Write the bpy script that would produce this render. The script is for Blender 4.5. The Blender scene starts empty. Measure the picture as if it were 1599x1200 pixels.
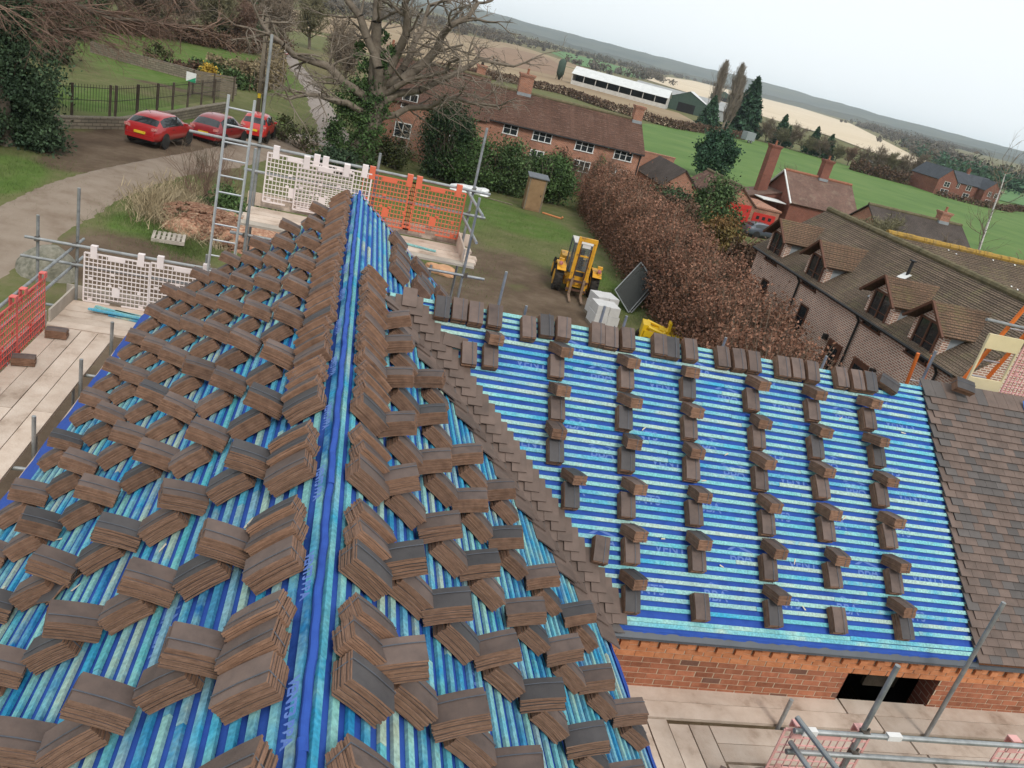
import bpy, bmesh, math, random
import numpy as np
from mathutils import Matrix, Vector, Quaternion
R = math.radians
rng = random.Random(11)
nr = np.random.default_rng(5)
sc = bpy.context.scene
COL = sc.collection

# ------------------------------------------------------------------ camera, sky, sun, exposure
CAMZ = 10.0
cam = bpy.data.cameras.new('camera'); camo = bpy.data.objects.new('camera', cam); COL.objects.link(camo)
M = Matrix(((0.96153813, -0.15167925, -0.22899306), (-0.14683174, 0.42072941, -0.89522467), (0.23213113, 0.8944161, 0.38227604)))
camo.matrix_world = Matrix.Translation((0, 0, CAMZ)) @ M.to_4x4()
cam.sensor_width = 36.0
cam.lens = 36.0 * 1268.164 / 1599.0
cam.clip_start = 0.05; cam.clip_end = 30000
sc.camera = camo
SUN_EL, SUN_AZ = R(44), R(168)          # azimuth clockwise from +Y
world = bpy.data.worlds.new('World'); sc.world = world; world.use_nodes = True
nt = world.node_tree; N = nt.nodes; N.clear()
out = N.new('ShaderNodeOutputWorld'); bg = N.new('ShaderNodeBackground')
sky = N.new('ShaderNodeTexSky'); sky.sky_type = 'NISHITA'; sky.sun_disc = False
sky.sun_elevation = SUN_EL; sky.sun_rotation = SUN_AZ; sky.air_density = 1.0; sky.dust_density = 5.0; sky.ozone_density = 1.0
hs = N.new('ShaderNodeHueSaturation'); hs.inputs['Saturation'].default_value = 0.35; hs.inputs['Value'].default_value = 0.55
mx = N.new('ShaderNodeMix'); mx.data_type = 'RGBA'; mx.inputs[0].default_value = 0.86
mx.inputs[7].default_value = (8.5, 8.95, 9.2, 1)     # an even layer of high cloud in front of the blue
nt.links.new(sky.outputs[0], hs.inputs['Color']); nt.links.new(hs.outputs[0], mx.inputs[6])
nt.links.new(mx.outputs[2], bg.inputs[0]); bg.inputs[1].default_value = 0.1
nt.links.new(bg.outputs[0], out.inputs[0])
sl = bpy.data.lights.new('sun', 'SUN'); sl.energy = 1.5; sl.angle = R(14); sl.color = (1.0, 0.95, 0.88)
so = bpy.data.objects.new('sun', sl); COL.objects.link(so)
sd = Vector((math.sin(SUN_AZ) * math.cos(SUN_EL), math.cos(SUN_AZ) * math.cos(SUN_EL), math.sin(SUN_EL)))
so.rotation_euler = sd.to_track_quat('Z', 'Y').to_euler(); so.location = (20, -20, 40)
sc.view_settings.view_transform = 'Standard'; sc.view_settings.look = 'None'
sc.view_settings.exposure = 0.42; sc.view_settings.gamma = 1.0; sc.view_settings.use_curve_mapping = False
sc.render.engine = 'CYCLES'
sc.cycles.use_denoising = True
sc.cycles.max_bounces = 6; sc.cycles.transparent_max_bounces = 12; sc.cycles.volume_bounces = 1
sc.cycles.caustics_reflective = False; sc.cycles.caustics_refractive = False

# ------------------------------------------------------------------ materials
MATS = {}
def nodes(name):
    m = bpy.data.materials.new(name); m.use_nodes = True
    t = m.node_tree; b = t.nodes['Principled BSDF']; MATS[name] = m
    return m, t, t.nodes, t.links, b
def ramp(Nn, cols, lo=0.3, hi=0.7):
    r = Nn.new('ShaderNodeValToRGB'); e = r.color_ramp.elements
    n = len(cols)
    e[0].position = lo; e[0].color = (*cols[0], 1)
    e[1].position = hi; e[1].color = (*cols[-1], 1)
    for i in range(1, n - 1):
        q = e.new(lo + (hi - lo) * i / (n - 1)); q.color = (*cols[i], 1)
    return r
def coords(Nn, L, coord, stretch, obj):
    if coord == 'Pos':
        g_ = Nn.new('ShaderNodeNewGeometry'); v = g_.outputs['Position']
    else:
        tc = Nn.new('ShaderNodeTexCoord'); v = tc.outputs[coord]
    mp = Nn.new('ShaderNodeMapping'); mp.inputs['Scale'].default_value = stretch
    L.new(v, mp.inputs['Vector']); v = mp.outputs[0]
    if obj:
        oi = Nn.new('ShaderNodeObjectInfo'); mu = Nn.new('ShaderNodeMath'); mu.operation = 'MULTIPLY'; mu.inputs[1].default_value = 57.0
        L.new(oi.outputs['Random'], mu.inputs[0])
        ad = Nn.new('ShaderNodeVectorMath'); ad.operation = 'ADD'
        L.new(v, ad.inputs[0]); L.new(mu.outputs[0], ad.inputs[1]); v = ad.outputs[0]
    return v
def pmat(name, cols, scale=5, rough=.85, bump=.0, bscale=None, metal=0, obj=0, isl=0, coord='Object', stretch=(1, 1, 1), spec=.3, detail=5, lo=.3, hi=.7, alpha=None, trans=0):
    m, t, Nn, L, b = nodes(name)
    v = coords(Nn, L, coord, stretch, obj)
    no = Nn.new('ShaderNodeTexNoise'); no.inputs['Scale'].default_value = scale; no.inputs['Detail'].default_value = detail; no.inputs['Roughness'].default_value = .62
    L.new(v, no.inputs['Vector'])
    r = ramp(Nn, cols, lo, hi); L.new(no.outputs['Fac'], r.inputs[0]); c = r.outputs[0]
    for k, amt in (('o', obj), ('i', isl)):
        if amt:
            src = Nn.new('ShaderNodeObjectInfo').outputs['Random'] if k == 'o' else Nn.new('ShaderNodeNewGeometry').outputs['Random Per Island']
            mr = Nn.new('ShaderNodeMapRange'); mr.inputs[3].default_value = 1 - amt; mr.inputs[4].default_value = 1 + amt
            L.new(src, mr.inputs[0])
            h = Nn.new('ShaderNodeHueSaturation'); L.new(mr.outputs[0], h.inputs['Value']); L.new(c, h.inputs['Color']); c = h.outputs[0]
    L.new(c, b.inputs['Base Color'])
    b.inputs['Roughness'].default_value = rough; b.inputs['Metallic'].default_value = metal
    b.inputs['Specular IOR Level'].default_value = spec
    if bump:
        n2 = Nn.new('ShaderNodeTexNoise'); n2.inputs['Scale'].default_value = bscale or scale * 4; n2.inputs['Detail'].default_value = 4
        L.new(v, n2.inputs['Vector'])
        bu = Nn.new('ShaderNodeBump'); bu.inputs['Strength'].default_value = bump; bu.inputs['Distance'].default_value = .02
        L.new(n2.outputs['Fac'], bu.inputs['Height']); L.new(bu.outputs[0], b.inputs['Normal'])
    return m
def bmat(name, c1, c2, mortar, w=.225, h=.075, mw=.01, rough=.9, dirt=(.75, 1.15), bump=.35, dist=.01, offs=.5, c3=None, lich=None):
    m, t, Nn, L, b = nodes(name)
    tc = Nn.new('ShaderNodeTexCoord')
    br = Nn.new('ShaderNodeTexBrick'); br.offset = offs
    br.inputs['Scale'].default_value = 1; br.inputs['Brick Width'].default_value = w; br.inputs['Row Height'].default_value = h
    br.inputs['Mortar Size'].default_value = mw; br.inputs['Mortar Smooth'].default_value = .3; br.inputs['Bias'].default_value = 0
    br.inputs['Color1'].default_value = (*c1, 1); br.inputs['Color2'].default_value = (*c2, 1); br.inputs['Mortar'].default_value = (*mortar, 1)
    L.new(tc.outputs['UV'], br.inputs['Vector'])
    no = Nn.new('ShaderNodeTexNoise'); no.inputs['Scale'].default_value = .55; no.inputs['Detail'].default_value = 7; no.inputs['Roughness'].default_value = .72
    L.new(tc.outputs['UV'], no.inputs['Vector'])
    mr = Nn.new('ShaderNodeMapRange'); mr.inputs[1].default_value = .3; mr.inputs[2].default_value = .7; mr.inputs[3].default_value = dirt[0]; mr.inputs[4].default_value = dirt[1]
    L.new(no.outputs['Fac'], mr.inputs[0])
    h_ = Nn.new('ShaderNodeHueSaturation'); L.new(mr.outputs[0], h_.inputs['Value']); L.new(br.outputs['Color'], h_.inputs['Color']); c = h_.outputs[0]
    if lich:
        n3 = Nn.new('ShaderNodeTexNoise'); n3.inputs['Scale'].default_value = 1.15; n3.inputs['Detail'].default_value = 8; n3.inputs['Roughness'].default_value = .75
        L.new(tc.outputs['UV'], n3.inputs['Vector'])
        r3 = ramp(Nn, [(0, 0, 0), (1, 1, 1)], .52, .72); L.new(n3.outputs['Fac'], r3.inputs[0])
        m3 = Nn.new('ShaderNodeMix'); m3.data_type = 'RGBA'; m3.inputs[7].default_value = (*lich, 1)
        L.new(r3.outputs[0], m3.inputs[0]); L.new(c, m3.inputs[6]); c = m3.outputs[2]
    L.new(c, b.inputs['Base Color']); b.inputs['Roughness'].default_value = rough; b.inputs['Specular IOR Level'].default_value = .2
    bu = Nn.new('ShaderNodeBump'); bu.invert = True; bu.inputs['Strength'].default_value = bump; bu.inputs['Distance'].default_value = dist
    L.new(br.outputs['Fac'], bu.inputs['Height']); L.new(bu.outputs[0], b.inputs['Normal'])
    return m
def batten_mat(name, A_, B_):
    m, t, Nn, L, b = nodes(name)
    v = coords(Nn, L, 'Object', (1, 1, 1), 1)
    oi = Nn.new('ShaderNodeObjectInfo')
    r = ramp(Nn, A_, 0, 1)
    L.new(oi.outputs['Random'], r.inputs[0])
    n1 = Nn.new('ShaderNodeTexNoise'); n1.inputs['Scale'].default_value = 1.7; n1.inputs['Detail'].default_value = 5; n1.inputs['Roughness'].default_value = .7; L.new(v, n1.inputs['Vector'])
    r1 = ramp(Nn, [(0, 0, 0), (1, 1, 1)], .42, .62); L.new(n1.outputs['Fac'], r1.inputs[0])
    r2 = ramp(Nn, B_, .35, .65)
    n2 = Nn.new('ShaderNodeTexNoise'); n2.inputs['Scale'].default_value = .8; n2.inputs['Detail'].default_value = 3; L.new(v, n2.inputs['Vector']); L.new(n2.outputs['Fac'], r2.inputs[0])
    mx_ = Nn.new('ShaderNodeMix'); mx_.data_type = 'RGBA'; L.new(r1.outputs[0], mx_.inputs[0]); L.new(r.outputs[0], mx_.inputs[6]); L.new(r2.outputs[0], mx_.inputs[7])
    n3 = Nn.new('ShaderNodeTexNoise'); n3.inputs['Scale'].default_value = 45; n3.inputs['Detail'].default_value = 3; L.new(v, n3.inputs['Vector'])
    mr = Nn.new('ShaderNodeMapRange'); mr.inputs[1].default_value = .3; mr.inputs[2].default_value = .7; mr.inputs[3].default_value = .72; mr.inputs[4].default_value = 1.2; L.new(n3.outputs['Fac'], mr.inputs[0])
    h = Nn.new('ShaderNodeHueSaturation'); L.new(mr.outputs[0], h.inputs['Value']); L.new(mx_.outputs[2], h.inputs['Color'])
    L.new(h.outputs[0], b.inputs['Base Color']); b.inputs['Roughness'].default_value = .75; b.inputs['Specular IOR Level'].default_value = .25
    return m
batten_mat('batten', [(.02, .20, .40), (.04, .32, .48), (.012, .12, .34), (.12, .43, .45), (.28, .49, .42), (.02, .26, .50), (.40, .47, .36), (.08, .38, .42)], [(.008, .19, .44), (.26, .50, .45), (.03, .34, .55), (.38, .46, .36)])
batten_mat('batten_pale', [(.10, .40, .48), (.22, .50, .50), (.03, .30, .50), (.33, .52, .46), (.16, .46, .49), (.42, .52, .44), (.06, .36, .50), (.27, .51, .48)], [(.04, .33, .52), (.26, .52, .50), (.38, .52, .45), (.12, .43, .51)])
def plastic(name, c, rough=.45): return pmat(name, [tuple(x * .85 for x in c), c], 3, rough, spec=.4)

pmat('membrane', [(.016, .050, .25), (.028, .082, .35), (.020, .062, .29)], 3.0, .78, .45, 9, spec=.2)
pmat('membrane_light', [(.02, .10, .42), (.05, .17, .56)], 4, .45, .5, 12, spec=.4)
pmat('print_ink', [(.075, .145, .44), (.12, .21, .50)], 14, .6)
pmat('tile_face', [(.082, .060, .053), (.118, .085, .073), (.150, .106, .088)], 6, .66, .10, 220, obj=.2, spec=.3)
pmat('tile_edge', [(.145, .080, .052), (.21, .118, .076), (.265, .152, .10)], 14, .85, .15, 90, obj=.12, isl=.12)
pmat('tile_dark', [(.050, .046, .048), (.075, .068, .068)], 6, .6, .12, 220, obj=.2)
pmat('strap', [(.055, .06, .075), (.11, .12, .14)], 8, .5)
pmat('fascia', [(.075, .085, .10), (.10, .11, .125)], 4, .45)
pmat('soffit_dark', [(.02, .02, .02), (.035, .03, .03)], 4, .9)
pmat('mortar', [(.40, .29, .20), (.52, .40, .29)], 8, .95, .3, 60)
pmat('brick', [(.23, .082, .045), (.31, .115, .062), (.37, .15, .085)], 9, .9, .35, 60, obj=.24)
pmat('brick_new', [(.40, .15, .065), (.48, .19, .085), (.54, .24, .12)], 9, .9, .35, 60, obj=.14)
pmat('board', [(.30, .22, .165), (.48, .38, .305), (.55, .45, .37), (.60, .50, .42)], 2.2, .85, .25, 30, obj=.12, stretch=(1, 1, 1), detail=8)
pmat('board_grey', [(.30, .26, .22), (.42, .37, .31)], 2.5, .85, .25, 30, obj=.12)
pmat('steel', [(.20, .21, .21), (.30, .31, .31), (.38, .39, .39)], 6, .48, .08, 40, metal=.55, obj=.1)
pmat('coupler', [(.07, .055, .045), (.16, .14, .12)], 20, .7, metal=.4)
plastic('white_plastic', (.78, .69, .67)); plastic('red_plastic', (.68, .13, .11)); plastic('orange_plastic', (.68, .15, .075))
plastic('pink_plastic', (.72, .38, .35)); plastic('cream_plastic', (.66, .55, .32)); plastic('tag_white', (.72, .70, .68))
pmat('aluminium', [(.48, .49, .50), (.60, .61, .62)], 5, .4, metal=.6)
pmat('ladder_orange', [(.62, .13, .02), (.72, .19, .03)], 5, .5)
# ground
pmat('asphalt', [(.165, .118, .085), (.23, .18, .138), (.265, .213, .168)], .9, .95, .4, 25, coord='Pos', detail=8)
pmat('lane', [(.22, .185, .16), (.27, .23, .205)], .8, .95, .3, 20, coord='Pos', detail=8)
pmat('stubble', [(.20, .135, .075), (.27, .195, .115), (.31, .235, .145)], .02, .95, coord='Pos', detail=8)
pmat('stubble_brown', [(.19, .115, .07), (.25, .16, .10)], .03, .95, coord='Pos', detail=8)
pmat('pale_field', [(.52, .42, .29), (.60, .50, .37)], .01, .95, coord='Pos', detail=8)
pmat('green_field', [(.062, .125, .022), (.085, .155, .030), (.115, .175, .042)], .09, .95, .5, 3, coord='Pos', detail=10)
pmat('crop_field', [(.075, .16, .05), (.095, .185, .06)], .02, .95, coord='Pos', detail=8)
pmat('hill_wood', [(.035, .045, .035), (.06, .065, .05), (.085, .09, .06)], .006, .95, coord='Pos', detail=10)
# vegetation
pmat('bark', [(.10, .078, .06), (.16, .13, .10), (.21, .175, .135)], 3, .95, .5, 12)
pmat('bark_pale', [(.17, .14, .11), (.26, .215, .17)], 3, .95)
pmat('twig_grey', [(.085, .07, .055), (.135, .115, .09)], .02, .95, coord='Pos', isl=.3)
pmat('twig_brown', [(.125, .095, .07), (.21, .165, .12)], .6, .95, coord='Pos', isl=.3)
pmat('twig_red', [(.15, .095, .07), (.24, .155, .115)], .6, .95, coord='Pos', isl=.3)
pmat('twig_olive', [(.125, .115, .065), (.19, .17, .10)], .6, .95, coord='Pos', isl=.3)
pmat('birch_bark', [(.12, .11, .10), (.55, .53, .50), (.62, .60, .57)], 4, .9, stretch=(1, 1, 4))
def leaf(name, c1, c2, isl=.45): return pmat(name, [c1, c2], .5, .75, coord='Pos', isl=isl, spec=.2)
leaf('ivy_leaf', (0.037, 0.071, 0.026), (0.085, 0.140, 0.045), .6); leaf('holly_leaf', (0.027, 0.050, 0.027), (0.057, 0.089, 0.043), .6)
leaf('beech_leaf', (.15, .072, .046), (.265, .14, .092), .55); leaf('conifer_leaf', (0.021, 0.054, 0.033), (0.051, 0.100, 0.051), .6)
leaf('yew_leaf', (0.026, 0.053, 0.026), (0.056, 0.090, 0.037), .6); leaf('rust_leaf', (.16, .075, .03), (.15, .13, .045)); leaf('olive_leaf', (.05, .06, .022), (.09, .10, .04))
leaf('privet_leaf', (0.045, 0.081, 0.029), (0.098, 0.146, 0.057), .6); leaf('forsythia_leaf', (.34, .22, .03), (.45, .30, .05)); leaf('hedge_tan', (.16, .125, .07), (.23, .18, .105))
leaf('dead_grass', (.28, .22, .13), (.40, .33, .22), .3); leaf('grass_blade', (.075, .115, .03), (.12, .155, .05), .35); leaf('brown_leaf', (.085, .05, .034), (.13, .08, .052))
# buildings
bmat('old_brick', (.36, .135, .075), (.25, .095, .06), (.40, .32, .25), dirt=(.7, 1.25)); bmat('barn_brick', (.42, .20, .135), (.25, .118, .085), (.62, .53, .45), dirt=(.8, 1.2), mw=.019)
bmat('house_brick', (.22, .075, .05), (.17, .06, .042), (.28, .2, .16), mw=.006)
bmat('stone_wall', (.19, .165, .125), (.26, .22, .165), (.12, .105, .085), .42, .16, .02, bump=.8, dist=.04)
bmat('old_tile', (.165, .088, .062), (.11, .064, .05), (.04, .03, .024), .165, .1, .008, dirt=(.5, 1.5), bump=.5, lich=(.27, .175, .135))
bmat('barn_tile', (.185, .135, .098), (.135, .102, .077), (.042, .035, .027), .165, .1, .010, dirt=(.65, 1.35), bump=.6, dist=.02, lich=(.18, .16, .085))
bmat('dormer_tile', (.17, .105, .068), (.125, .08, .055), (.045, .034, .025), .165, .1, .010, dirt=(.7, 1.3), bump=.5, lich=(.15, .13, .06))
bmat('pink_tile', (.19, .115, .09), (.15, .092, .075), (.07, .05, .04), .165, .1, .008, dirt=(.75, 1.2), bump=.4, lich=(.22, .17, .13))
bmat('slate', (.060, .066, .078), (.072, .078, .09), (.035, .035, .04), .3, .2, .006, bump=.2)
bmat('garage_tile', (.085, .068, .058), (.068, .056, .050), (.03, .025, .022), .165, .1, .008, dirt=(.7, 1.3))
pmat('lichen_ridge', [(.14, .10, .05), (.36, .22, .045), (.20, .15, .08)], 3, .95, .6, 12)
pmat('ridge_clay', [(.24, .10, .06), (.32, .14, .085)], 3, .9, .3, 12)
pmat('moss_ridge', [(.09, .08, .045), (.17, .14, .08)], 3, .95, .5, 12)
pmat('white_paint', [(.62, .62, .60), (.74, .74, .72)], 6, .6); pmat('grey_render', [(.17, .18, .18), (.22, .23, .23)], 3, .8); pmat('lead', [(.20, .22, .235), (.27, .29, .30)], 4, .6)
pmat('brown_frame', [(.085, .036, .022), (.13, .058, .035)], 8, .6); pmat('black_pipe', [(.015, .015, .016), (.03, .03, .03)], 5, .5)
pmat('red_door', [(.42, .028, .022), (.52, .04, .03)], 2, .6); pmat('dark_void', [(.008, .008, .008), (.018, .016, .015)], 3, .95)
pmat('ply', [(.22, .135, .07), (.29, .185, .10)], 3, .85); pmat('felt_grey', [(.11, .12, .135), (.15, .16, .175)], 5, .85)
pmat('shed_roof', [(.52, .53, .52), (.62, .63, .62)], .6, .6, coord='Pos'); pmat('shed_grey', [(.26, .265, .26), (.34, .345, .34)], .5, .7, coord='Pos'); pmat('concrete', [(.42, .40, .37), (.54, .52, .48)], 1, .9, coord='Pos'); pmat('green_sheet', [(.035, .06, .045), (.05, .08, .06)], 1, .7)
pmat('wood_dark', [(.055, .042, .03), (.10, .08, .06)], 6, .9, .3, 30); pmat('iron', [(.018, .016, .015), (.045, .035, .03)], 9, .8); pmat('pole_wood', [(.14, .115, .085), (.21, .175, .13)], 5, .9)
# vehicles and bits
def paint(name, c, rough=.28, coat=.6):
    m = pmat(name, [tuple(x * .9 for x in c), c], 2, rough, spec=.5); b = m.node_tree.nodes['Principled BSDF']; b.inputs['Coat Weight'].default_value = coat; b.inputs['Coat Roughness'].default_value = .08
    return m
paint('car_red', (.36, .016, .018)); pmat('digger_yellow', [(.20, .11, .045), (.55, .27, .02), (.62, .31, .02)], 3.5, .55, .1, 30, spec=.4, lo=.36, hi=.52); paint('loader_yellow', (.68, .44, .01), .45, .2); paint('car_silver', (.07, .085, .11)); paint('car_maroon', (.22, .012, .016)); paint('car_scarlet', (.46, .02, .016))
m, t, Nn, L, b = nodes('glass'); b.inputs['Base Color'].default_value = (.02, .025, .028, 1); b.inputs['Roughness'].default_value = .06; b.inputs['Specular IOR Level'].default_value = .7
m, t, Nn, L, b = nodes('clear_glass'); b.inputs['Base Color'].default_value = (.75, .8, .8, 1); b.inputs['Roughness'].default_value = .04; b.inputs['Transmission Weight'].default_value = .85; b.inputs['IOR'].default_value = 1.1
pmat('rubber', [(.014, .013, .012), (.045, .038, .032)], 8, .9, .4, 40); pmat('rim', [(.30, .31, .32), (.42, .43, .44)], 4, .35, metal=.7); pmat('plate_yellow', [(.62, .43, .02), (.68, .48, .04)], 4, .5)
pmat('lamp_red', [(.35, .05, .04), (.55, .30, .28)], 18, .2); pmat('fork_steel', [(.20, .13, .085), (.30, .21, .15)], 9, .7, metal=.3); pmat('rust_chain', [(.06, .03, .02), (.11, .055, .035)], 12, .8)
pmat('stone_wrap', [(.46, .45, .44), (.56, .55, .54)], 3, .6); pmat('sheet_white', [(.70, .71, .72), (.80, .81, .82)], 3, .5, .5, 8); pmat('clay_pipe', [(.50, .18, .07), (.58, .24, .10)], 3, .7)
pmat('sand', [(.42, .22, .12), (.52, .30, .17)], 3, .95, .5, 20); pmat('rubble', [(.15, .07, .045), (.26, .135, .085), (.40, .29, .20)], 7, .95, .6, 14, obj=.3); pmat('mesh_dark', [(.03, .03, .03), (.05, .05, .05)], 5, .8)
m, t, Nn, L, b = nodes('mesh_screen')
b.inputs['Base Color'].default_value = (.035, .038, .035, 1); b.inputs['Roughness'].default_value = .8; b.inputs['Alpha'].default_value = .72
pmat('sign_green', [(.02, .24, .12), (.03, .30, .15)], 3, .5); pmat('sign_red', [(.5, .03, .03), (.55, .04, .04)], 3, .5); pmat('blue_flap', [(.015, .10, .45), (.03, .15, .52)], 4, .5, .4, 9)

# ------------------------------------------------------------------ mesh helpers
class MB:
    def __init__(s): s.v = []; s.f = []; s.m = []
    def add(s, vs, fs, mi=0):
        k = len(s.v); s.v.extend([tuple(v) for v in vs]); s.f.extend([tuple(i + k for i in f) for f in fs]); s.m.extend([mi] * len(fs)); return s
    def box(s, c, d, rot=None, mi=0):
        x, y, z = d[0] / 2, d[1] / 2, d[2] / 2
        vs = [Vector(p) for p in ((-x, -y, -z), (x, -y, -z), (x, y, -z), (-x, y, -z), (-x, -y, z), (x, -y, z), (x, y, z), (-x, y, z))]
        if rot is not None: vs = [rot @ v for v in vs]
        c = Vector(c)
        return s.add([v + c for v in vs], [(0, 3, 2, 1), (4, 5, 6, 7), (0, 1, 5, 4), (1, 2, 6, 5), (2, 3, 7, 6), (3, 0, 4, 7)], mi)
    def bb(s, a, b, mi=0): return s.box([(p + q) / 2 for p, q in zip(a, b)], [abs(q - p) for p, q in zip(a, b)], None, mi)
    def tube(s, p, q, r0, r1=None, n=8, cap=True, mi=0):
        p, q = Vector(p), Vector(q); r1 = r0 if r1 is None else r1
        d = (q - p).normalized(); u = d.orthogonal().normalized(); w = d.cross(u)
        vs = []
        for c, r in ((p, r0), (q, r1)):
            for i in range(n):
                a = 2 * math.pi * i / n; vs.append(c + u * (r * math.cos(a)) + w * (r * math.sin(a)))
        fs = [(i, (i + 1) % n, n + (i + 1) % n, n + i) for i in range(n)]
        if cap: fs += [tuple(range(n - 1, -1, -1)), tuple(range(n, 2 * n))]
        return s.add(vs, fs, mi)
    def prism(s, poly, off, mi=0):          # poly: list of 3D points, off: extrusion vector
        n = len(poly); off = Vector(off); a = [Vector(p) for p in poly]; b = [p + off for p in a]
        return s.add(a + b, [tuple(range(n - 1, -1, -1)), tuple(range(n, 2 * n))] + [(i, (i + 1) % n, n + (i + 1) % n, n + i) for i in range(n)], mi)
    def lathe(s, prof, c, axis='Z', n=16, mi=0):
        vs = []; c = Vector(c)
        for (r, h) in prof:
            for i in range(n):
                a = 2 * math.pi * i / n; x, y = r * math.cos(a), r * math.sin(a)
                vs.append(c + (Vector((x, y, h)) if axis == 'Z' else Vector((h, x, y)) if axis == 'X' else Vector((x, h, y))))
        k = len(prof); fs = [(j * n + i, j * n + (i + 1) % n, (j + 1) * n + (i + 1) % n, (j + 1) * n + i) for j in range(k - 1) for i in range(n)]
        fs += [tuple(range(n - 1, -1, -1)), tuple(range((k - 1) * n, k * n))]
        return s.add(vs, fs, mi)
    def mesh(s, name, mats, smooth=False, uv=False):
        me = bpy.data.meshes.new(name); me.from_pydata(s.v, [], s.f); me.update()
        for x in ([mats] if isinstance(mats, str) else mats): me.materials.append(MATS[x])
        if not isinstance(mats, str) and len(mats) > 1: me.polygons.foreach_set('material_index', s.m)
        if smooth: me.polygons.foreach_set('use_smooth', [True] * len(me.polygons))
        if uv:
            ul = me.uv_layers.new(name='UVMap'); dat = np.empty((len(me.loops), 2), np.float32)
            for p in me.polygons:
                n = p.normal
                u = Vector((1, 0, 0)) if abs(n.z) > .999 else Vector((-n.y, n.x, 0)).normalized()
                w = n.cross(u)
                for li in p.loop_indices:
                    co = me.vertices[me.loops[li].vertex_index].co; dat[li] = (co.dot(u), co.dot(w))
            ul.data.foreach_set('uv', dat.ravel())
        return me
def tag(o, label=None, cat=None, group=None, kind=None):
    for k, v in (('label', label), ('category', cat), ('group', group), ('kind', kind)):
        if v: o[k] = v
    return o
def link(name, me, parent=None, mat4=None):
    o = bpy.data.objects.new(name, me); COL.objects.link(o)
    if mat4 is not None: o.matrix_basis = mat4
    if parent is not None:
        o.parent = parent
    return o
def thing(name, label, cat, loc=(0, 0, 0), rotz=0, group=None):
    o = bpy.data.objects.new(name, None); COL.objects.link(o); o.location = loc; o.rotation_euler = (0, 0, rotz); o.empty_display_size = .2
    return tag(o, label, cat, group)
def part(name, mb, mats, parent, smooth=False, uv=False, world_=False, kind=None, label=None):
    me = mb if isinstance(mb, bpy.types.Mesh) else mb.mesh(name, mats, smooth, uv)
    o = link(name, me, parent)
    if world_:                                   # the mesh was given in world coordinates
        p = parent; mt = Matrix.Identity(4)
        while p is not None:
            mt = p.matrix_basis @ p.matrix_parent_inverse if False else mt
            p = p.parent
        o.matrix_parent_inverse = rootmat(parent).inverted()
    return tag(o, label, kind=kind)
def rootmat(o):
    m_ = Matrix.LocRotScale(o.location, o.rotation_euler.to_quaternion() if o.rotation_mode != 'QUATERNION' else o.rotation_quaternion, o.scale)
    return m_ if o.parent is None else rootmat(o.parent) @ o.matrix_parent_inverse @ m_
def solid(name, mb, mats, label, cat, group=None, smooth=False, uv=False, kind=None):
    me = mb if isinstance(mb, bpy.types.Mesh) else mb.mesh(name, mats, smooth, uv)
    return tag(link(name, me), label, cat, group, kind)
def struct(name, mb, mats, uv=False, smooth=False): return solid(name, mb, mats, None, None, None, smooth, uv, 'structure')
def npmesh(name, v, f, mats, mi=None, smooth=False):
    me = bpy.data.meshes.new(name); v = np.asarray(v, np.float32); f = np.asarray(f, np.int32); k = f.shape[1]
    me.vertices.add(len(v)); me.vertices.foreach_set('co', v.ravel())
    me.loops.add(f.size); me.loops.foreach_set('vertex_index', f.ravel())
    me.polygons.add(len(f)); me.polygons.foreach_set('loop_start', np.arange(len(f), dtype=np.int32) * k)
    for x in ([mats] if isinstance(mats, str) else mats): me.materials.append(MATS[x])
    if mi is not None: me.polygons.foreach_set('material_index', np.asarray(mi, np.int32))
    if smooth: me.polygons.foreach_set('use_smooth', np.ones(len(f), bool))
    me.update(calc_edges=True)
    return me
def leafmesh(name, cen, size, mats, flat=0.0, long=1.6, nrm=None):
    n = len(cen); cen = np.asarray(cen, float)
    a = nr.normal(size=(n, 3)); a[:, 2] *= (1 - flat); a /= np.linalg.norm(a, axis=1)[:, None]
    b_ = nr.normal(size=(n, 3)); b_ -= a * (a * b_).sum(1)[:, None]; b_ /= np.linalg.norm(b_, axis=1)[:, None]
    s = size * nr.uniform(.6, 1.35, (n, 1)); u = a * s * long * .5; w = b_ * s * .5
    v = np.stack([cen - u, cen + w * .9, cen + u, cen - w * .9], 1).reshape(-1, 3)
    return npmesh(name, v, np.arange(4 * n).reshape(n, 4), mats)
def twigmesh(name, P, Q, r0, r1, mats, n=3):
    P = np.asarray(P, float); Q = np.asarray(Q, float); k = len(P); d = Q - P; d /= np.maximum(np.linalg.norm(d, axis=1), 1e-6)[:, None]
    h = np.where(np.abs(d[:, 2:3]) > .9, np.array([[1., 0, 0]]), np.array([[0, 0, 1.]])); u = np.cross(d, h); u /= np.linalg.norm(u, axis=1)[:, None]; w = np.cross(d, u)
    r0 = np.broadcast_to(np.asarray(r0, float), (k,))[:, None]; r1 = np.broadcast_to(np.asarray(r1, float), (k,))[:, None]
    ang = 2 * np.pi * np.arange(n) / n
    A = np.stack([P + (u * math.cos(t_) + w * math.sin(t_)) * r0 for t_ in ang] + [Q + (u * math.cos(t_) + w * math.sin(t_)) * r1 for t_ in ang], 1)
    base = (np.arange(k) * 2 * n)[:, None]
    F = np.concatenate([np.stack([base[:, 0] + i, base[:, 0] + (i + 1) % n, base[:, 0] + n + (i + 1) % n, base[:, 0] + n + i], 1) for i in range(n)])
    return npmesh(name, A.reshape(-1, 3), F, mats, smooth=True)
def copy_tree(o, parent=None, data=True):
    c = o.copy(); COL.objects.link(c); c.parent = parent
    if parent is not None: c.matrix_parent_inverse = o.matrix_parent_inverse.copy()
    for ch in [x for x in o.children]: copy_tree(ch, c)
    return c

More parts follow.
